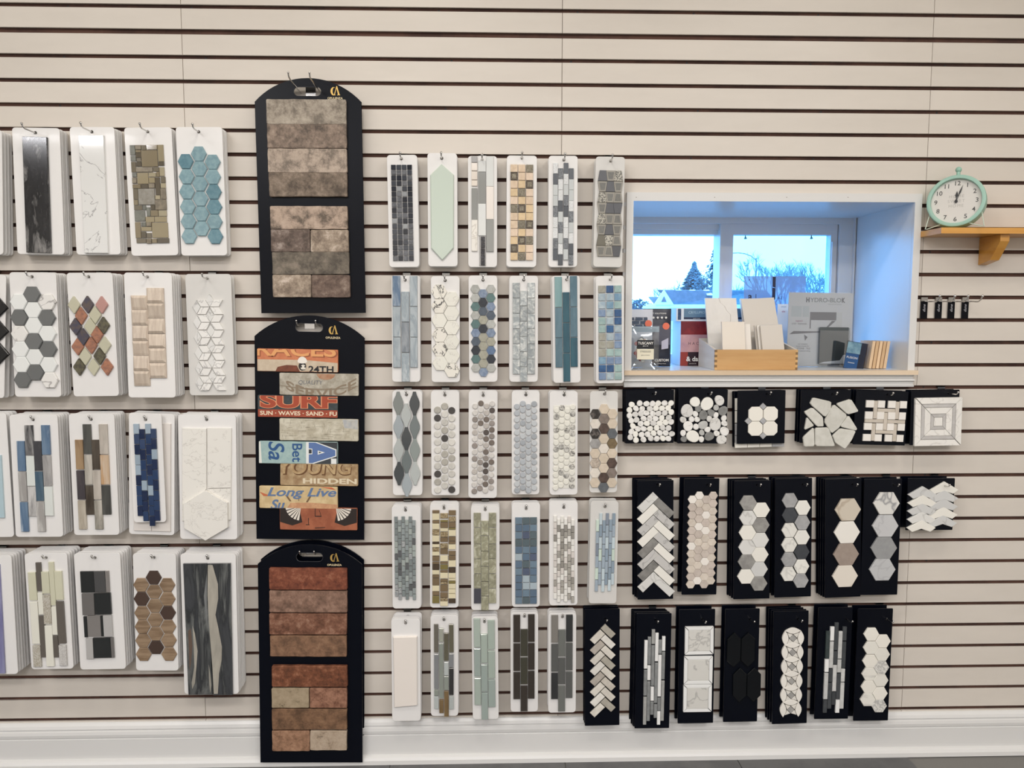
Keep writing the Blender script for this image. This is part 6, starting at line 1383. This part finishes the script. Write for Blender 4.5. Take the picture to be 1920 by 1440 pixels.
for sx in (-1, 1):
    for k in range(6):
        a0_, a1_ = math.radians(8 + 13 * k), math.radians(17 + 13 * k); cx0 = sx * w * .45
        r0, r1 = .008, .052
        fan.append([(cx0 + sx * r0 * math.cos(a0_), h * 1.2 - r0 * math.sin(a0_)), (cx0 + sx * r1 * math.cos(a0_), h * 1.2 - r1 * math.sin(a0_) * .95), (cx0 + sx * r1 * math.cos(a1_), h * 1.2 - r1 * math.sin(a1_) * .95), (cx0 + sx * r0 * math.cos(a1_), h * 1.2 - r0 * math.sin(a1_))])
for sx in (-1, 1): flat(o, 'printed_dark_fan', [[(sx * w, h), (sx * w * .50, h), (sx * w * .42, -h * .30), (sx * w * .68, -h * .62), (sx * w, -h * .30)]], LN, PY, bx)
flat(o, 'printed_fan', fan, WHP, PY - .0002, bx)
flat(o, 'printed_lines', [[(-.012, h), (-.010, h), (-.010, h * .30), (.008, h * .30), (.002, h * .84), (.0035, h * .84), (.0105, h * .22), (-.012, h * .22)], [(-.012, -h * .8), (.022, -h * .74), (.022, -h * .80), (-.012, -h * .88)], [(-.034, h * .1), (-.032, h * .1), (-.032, -h * .5), (-.034, -h * .5)], [(-.042, -h * .5), (-.030, -h * .5), (-.030, -h * .57), (-.042, -h * .57)]], LN, PY - .0001, bx)

RB1 = BRICK((122, 60, 40), (140, 78, 54), (170, 118, 92)); RB2 = BRICK((132, 100, 82), (150, 116, 98), (172, 142, 122)); RB3 = BRICK((116, 72, 50), (140, 96, 74), (176, 140, 118)); RB4 = BRICK((124, 92, 68), (142, 106, 80), (156, 124, 96)); RB5 = BRICK((98, 54, 32), (128, 76, 50), (166, 116, 88)); RB6 = BRICK((120, 104, 82), (164, 146, 118), (172, 154, 128), 26, .32, .42); RB7 = BRICK((136, 88, 66), (166, 120, 96), (178, 134, 112)); RB8 = BRICK((112, 82, 58), (132, 98, 72), (146, 114, 86)); RB9 = BRICK((150, 110, 82), (168, 128, 100), (180, 144, 116)); RB0 = BRICK((120, 104, 88), (174, 154, 132), (182, 164, 144), 26, .32, .42)
Cb = Arch(484, 678.5, 1058, 489, 679, 1430, 1020.5, (556, 1037, 605, 1053), (626, 1046), 'arched black board of red brown bricks, lowest of the three', .044, .058, (-.024, .024), 'red brown brick board')
for (x0, x1, y0, y1, m) in ((508, 651, 1063, 1103.3, RB1), (508, 651, 1104, 1145, RB2), (508, 650.5, 1145.8, 1186, RB3), (509, 650.5, 1186.6, 1227, RB4), (512, 652, 1243, 1283.4, RB5), (511.5, 581, 1285, 1323, RB6), (582.3, 651.5, 1284.6, 1323, RB7), (512, 651.5, 1324, 1364, RB8), (512, 582, 1365, 1405, RB9), (583, 651.5, 1365, 1403.5, RB0)): Cb.brick(x0, x1, y0, y1, m)
o = link('brick_sample_board', Cb.me, NAVY, None, (Cb.c[0] + .0015, -.014, Cb.c[1] + .006), (0, Cb.rot, 0))
prop(o, 'second arched black board hanging directly behind the red brown bricks', 'sample board', 'arched brick boards')
for i_, o in enumerate(bpy.data.objects):
    if 'w' in o: del o['w']; del o['h']
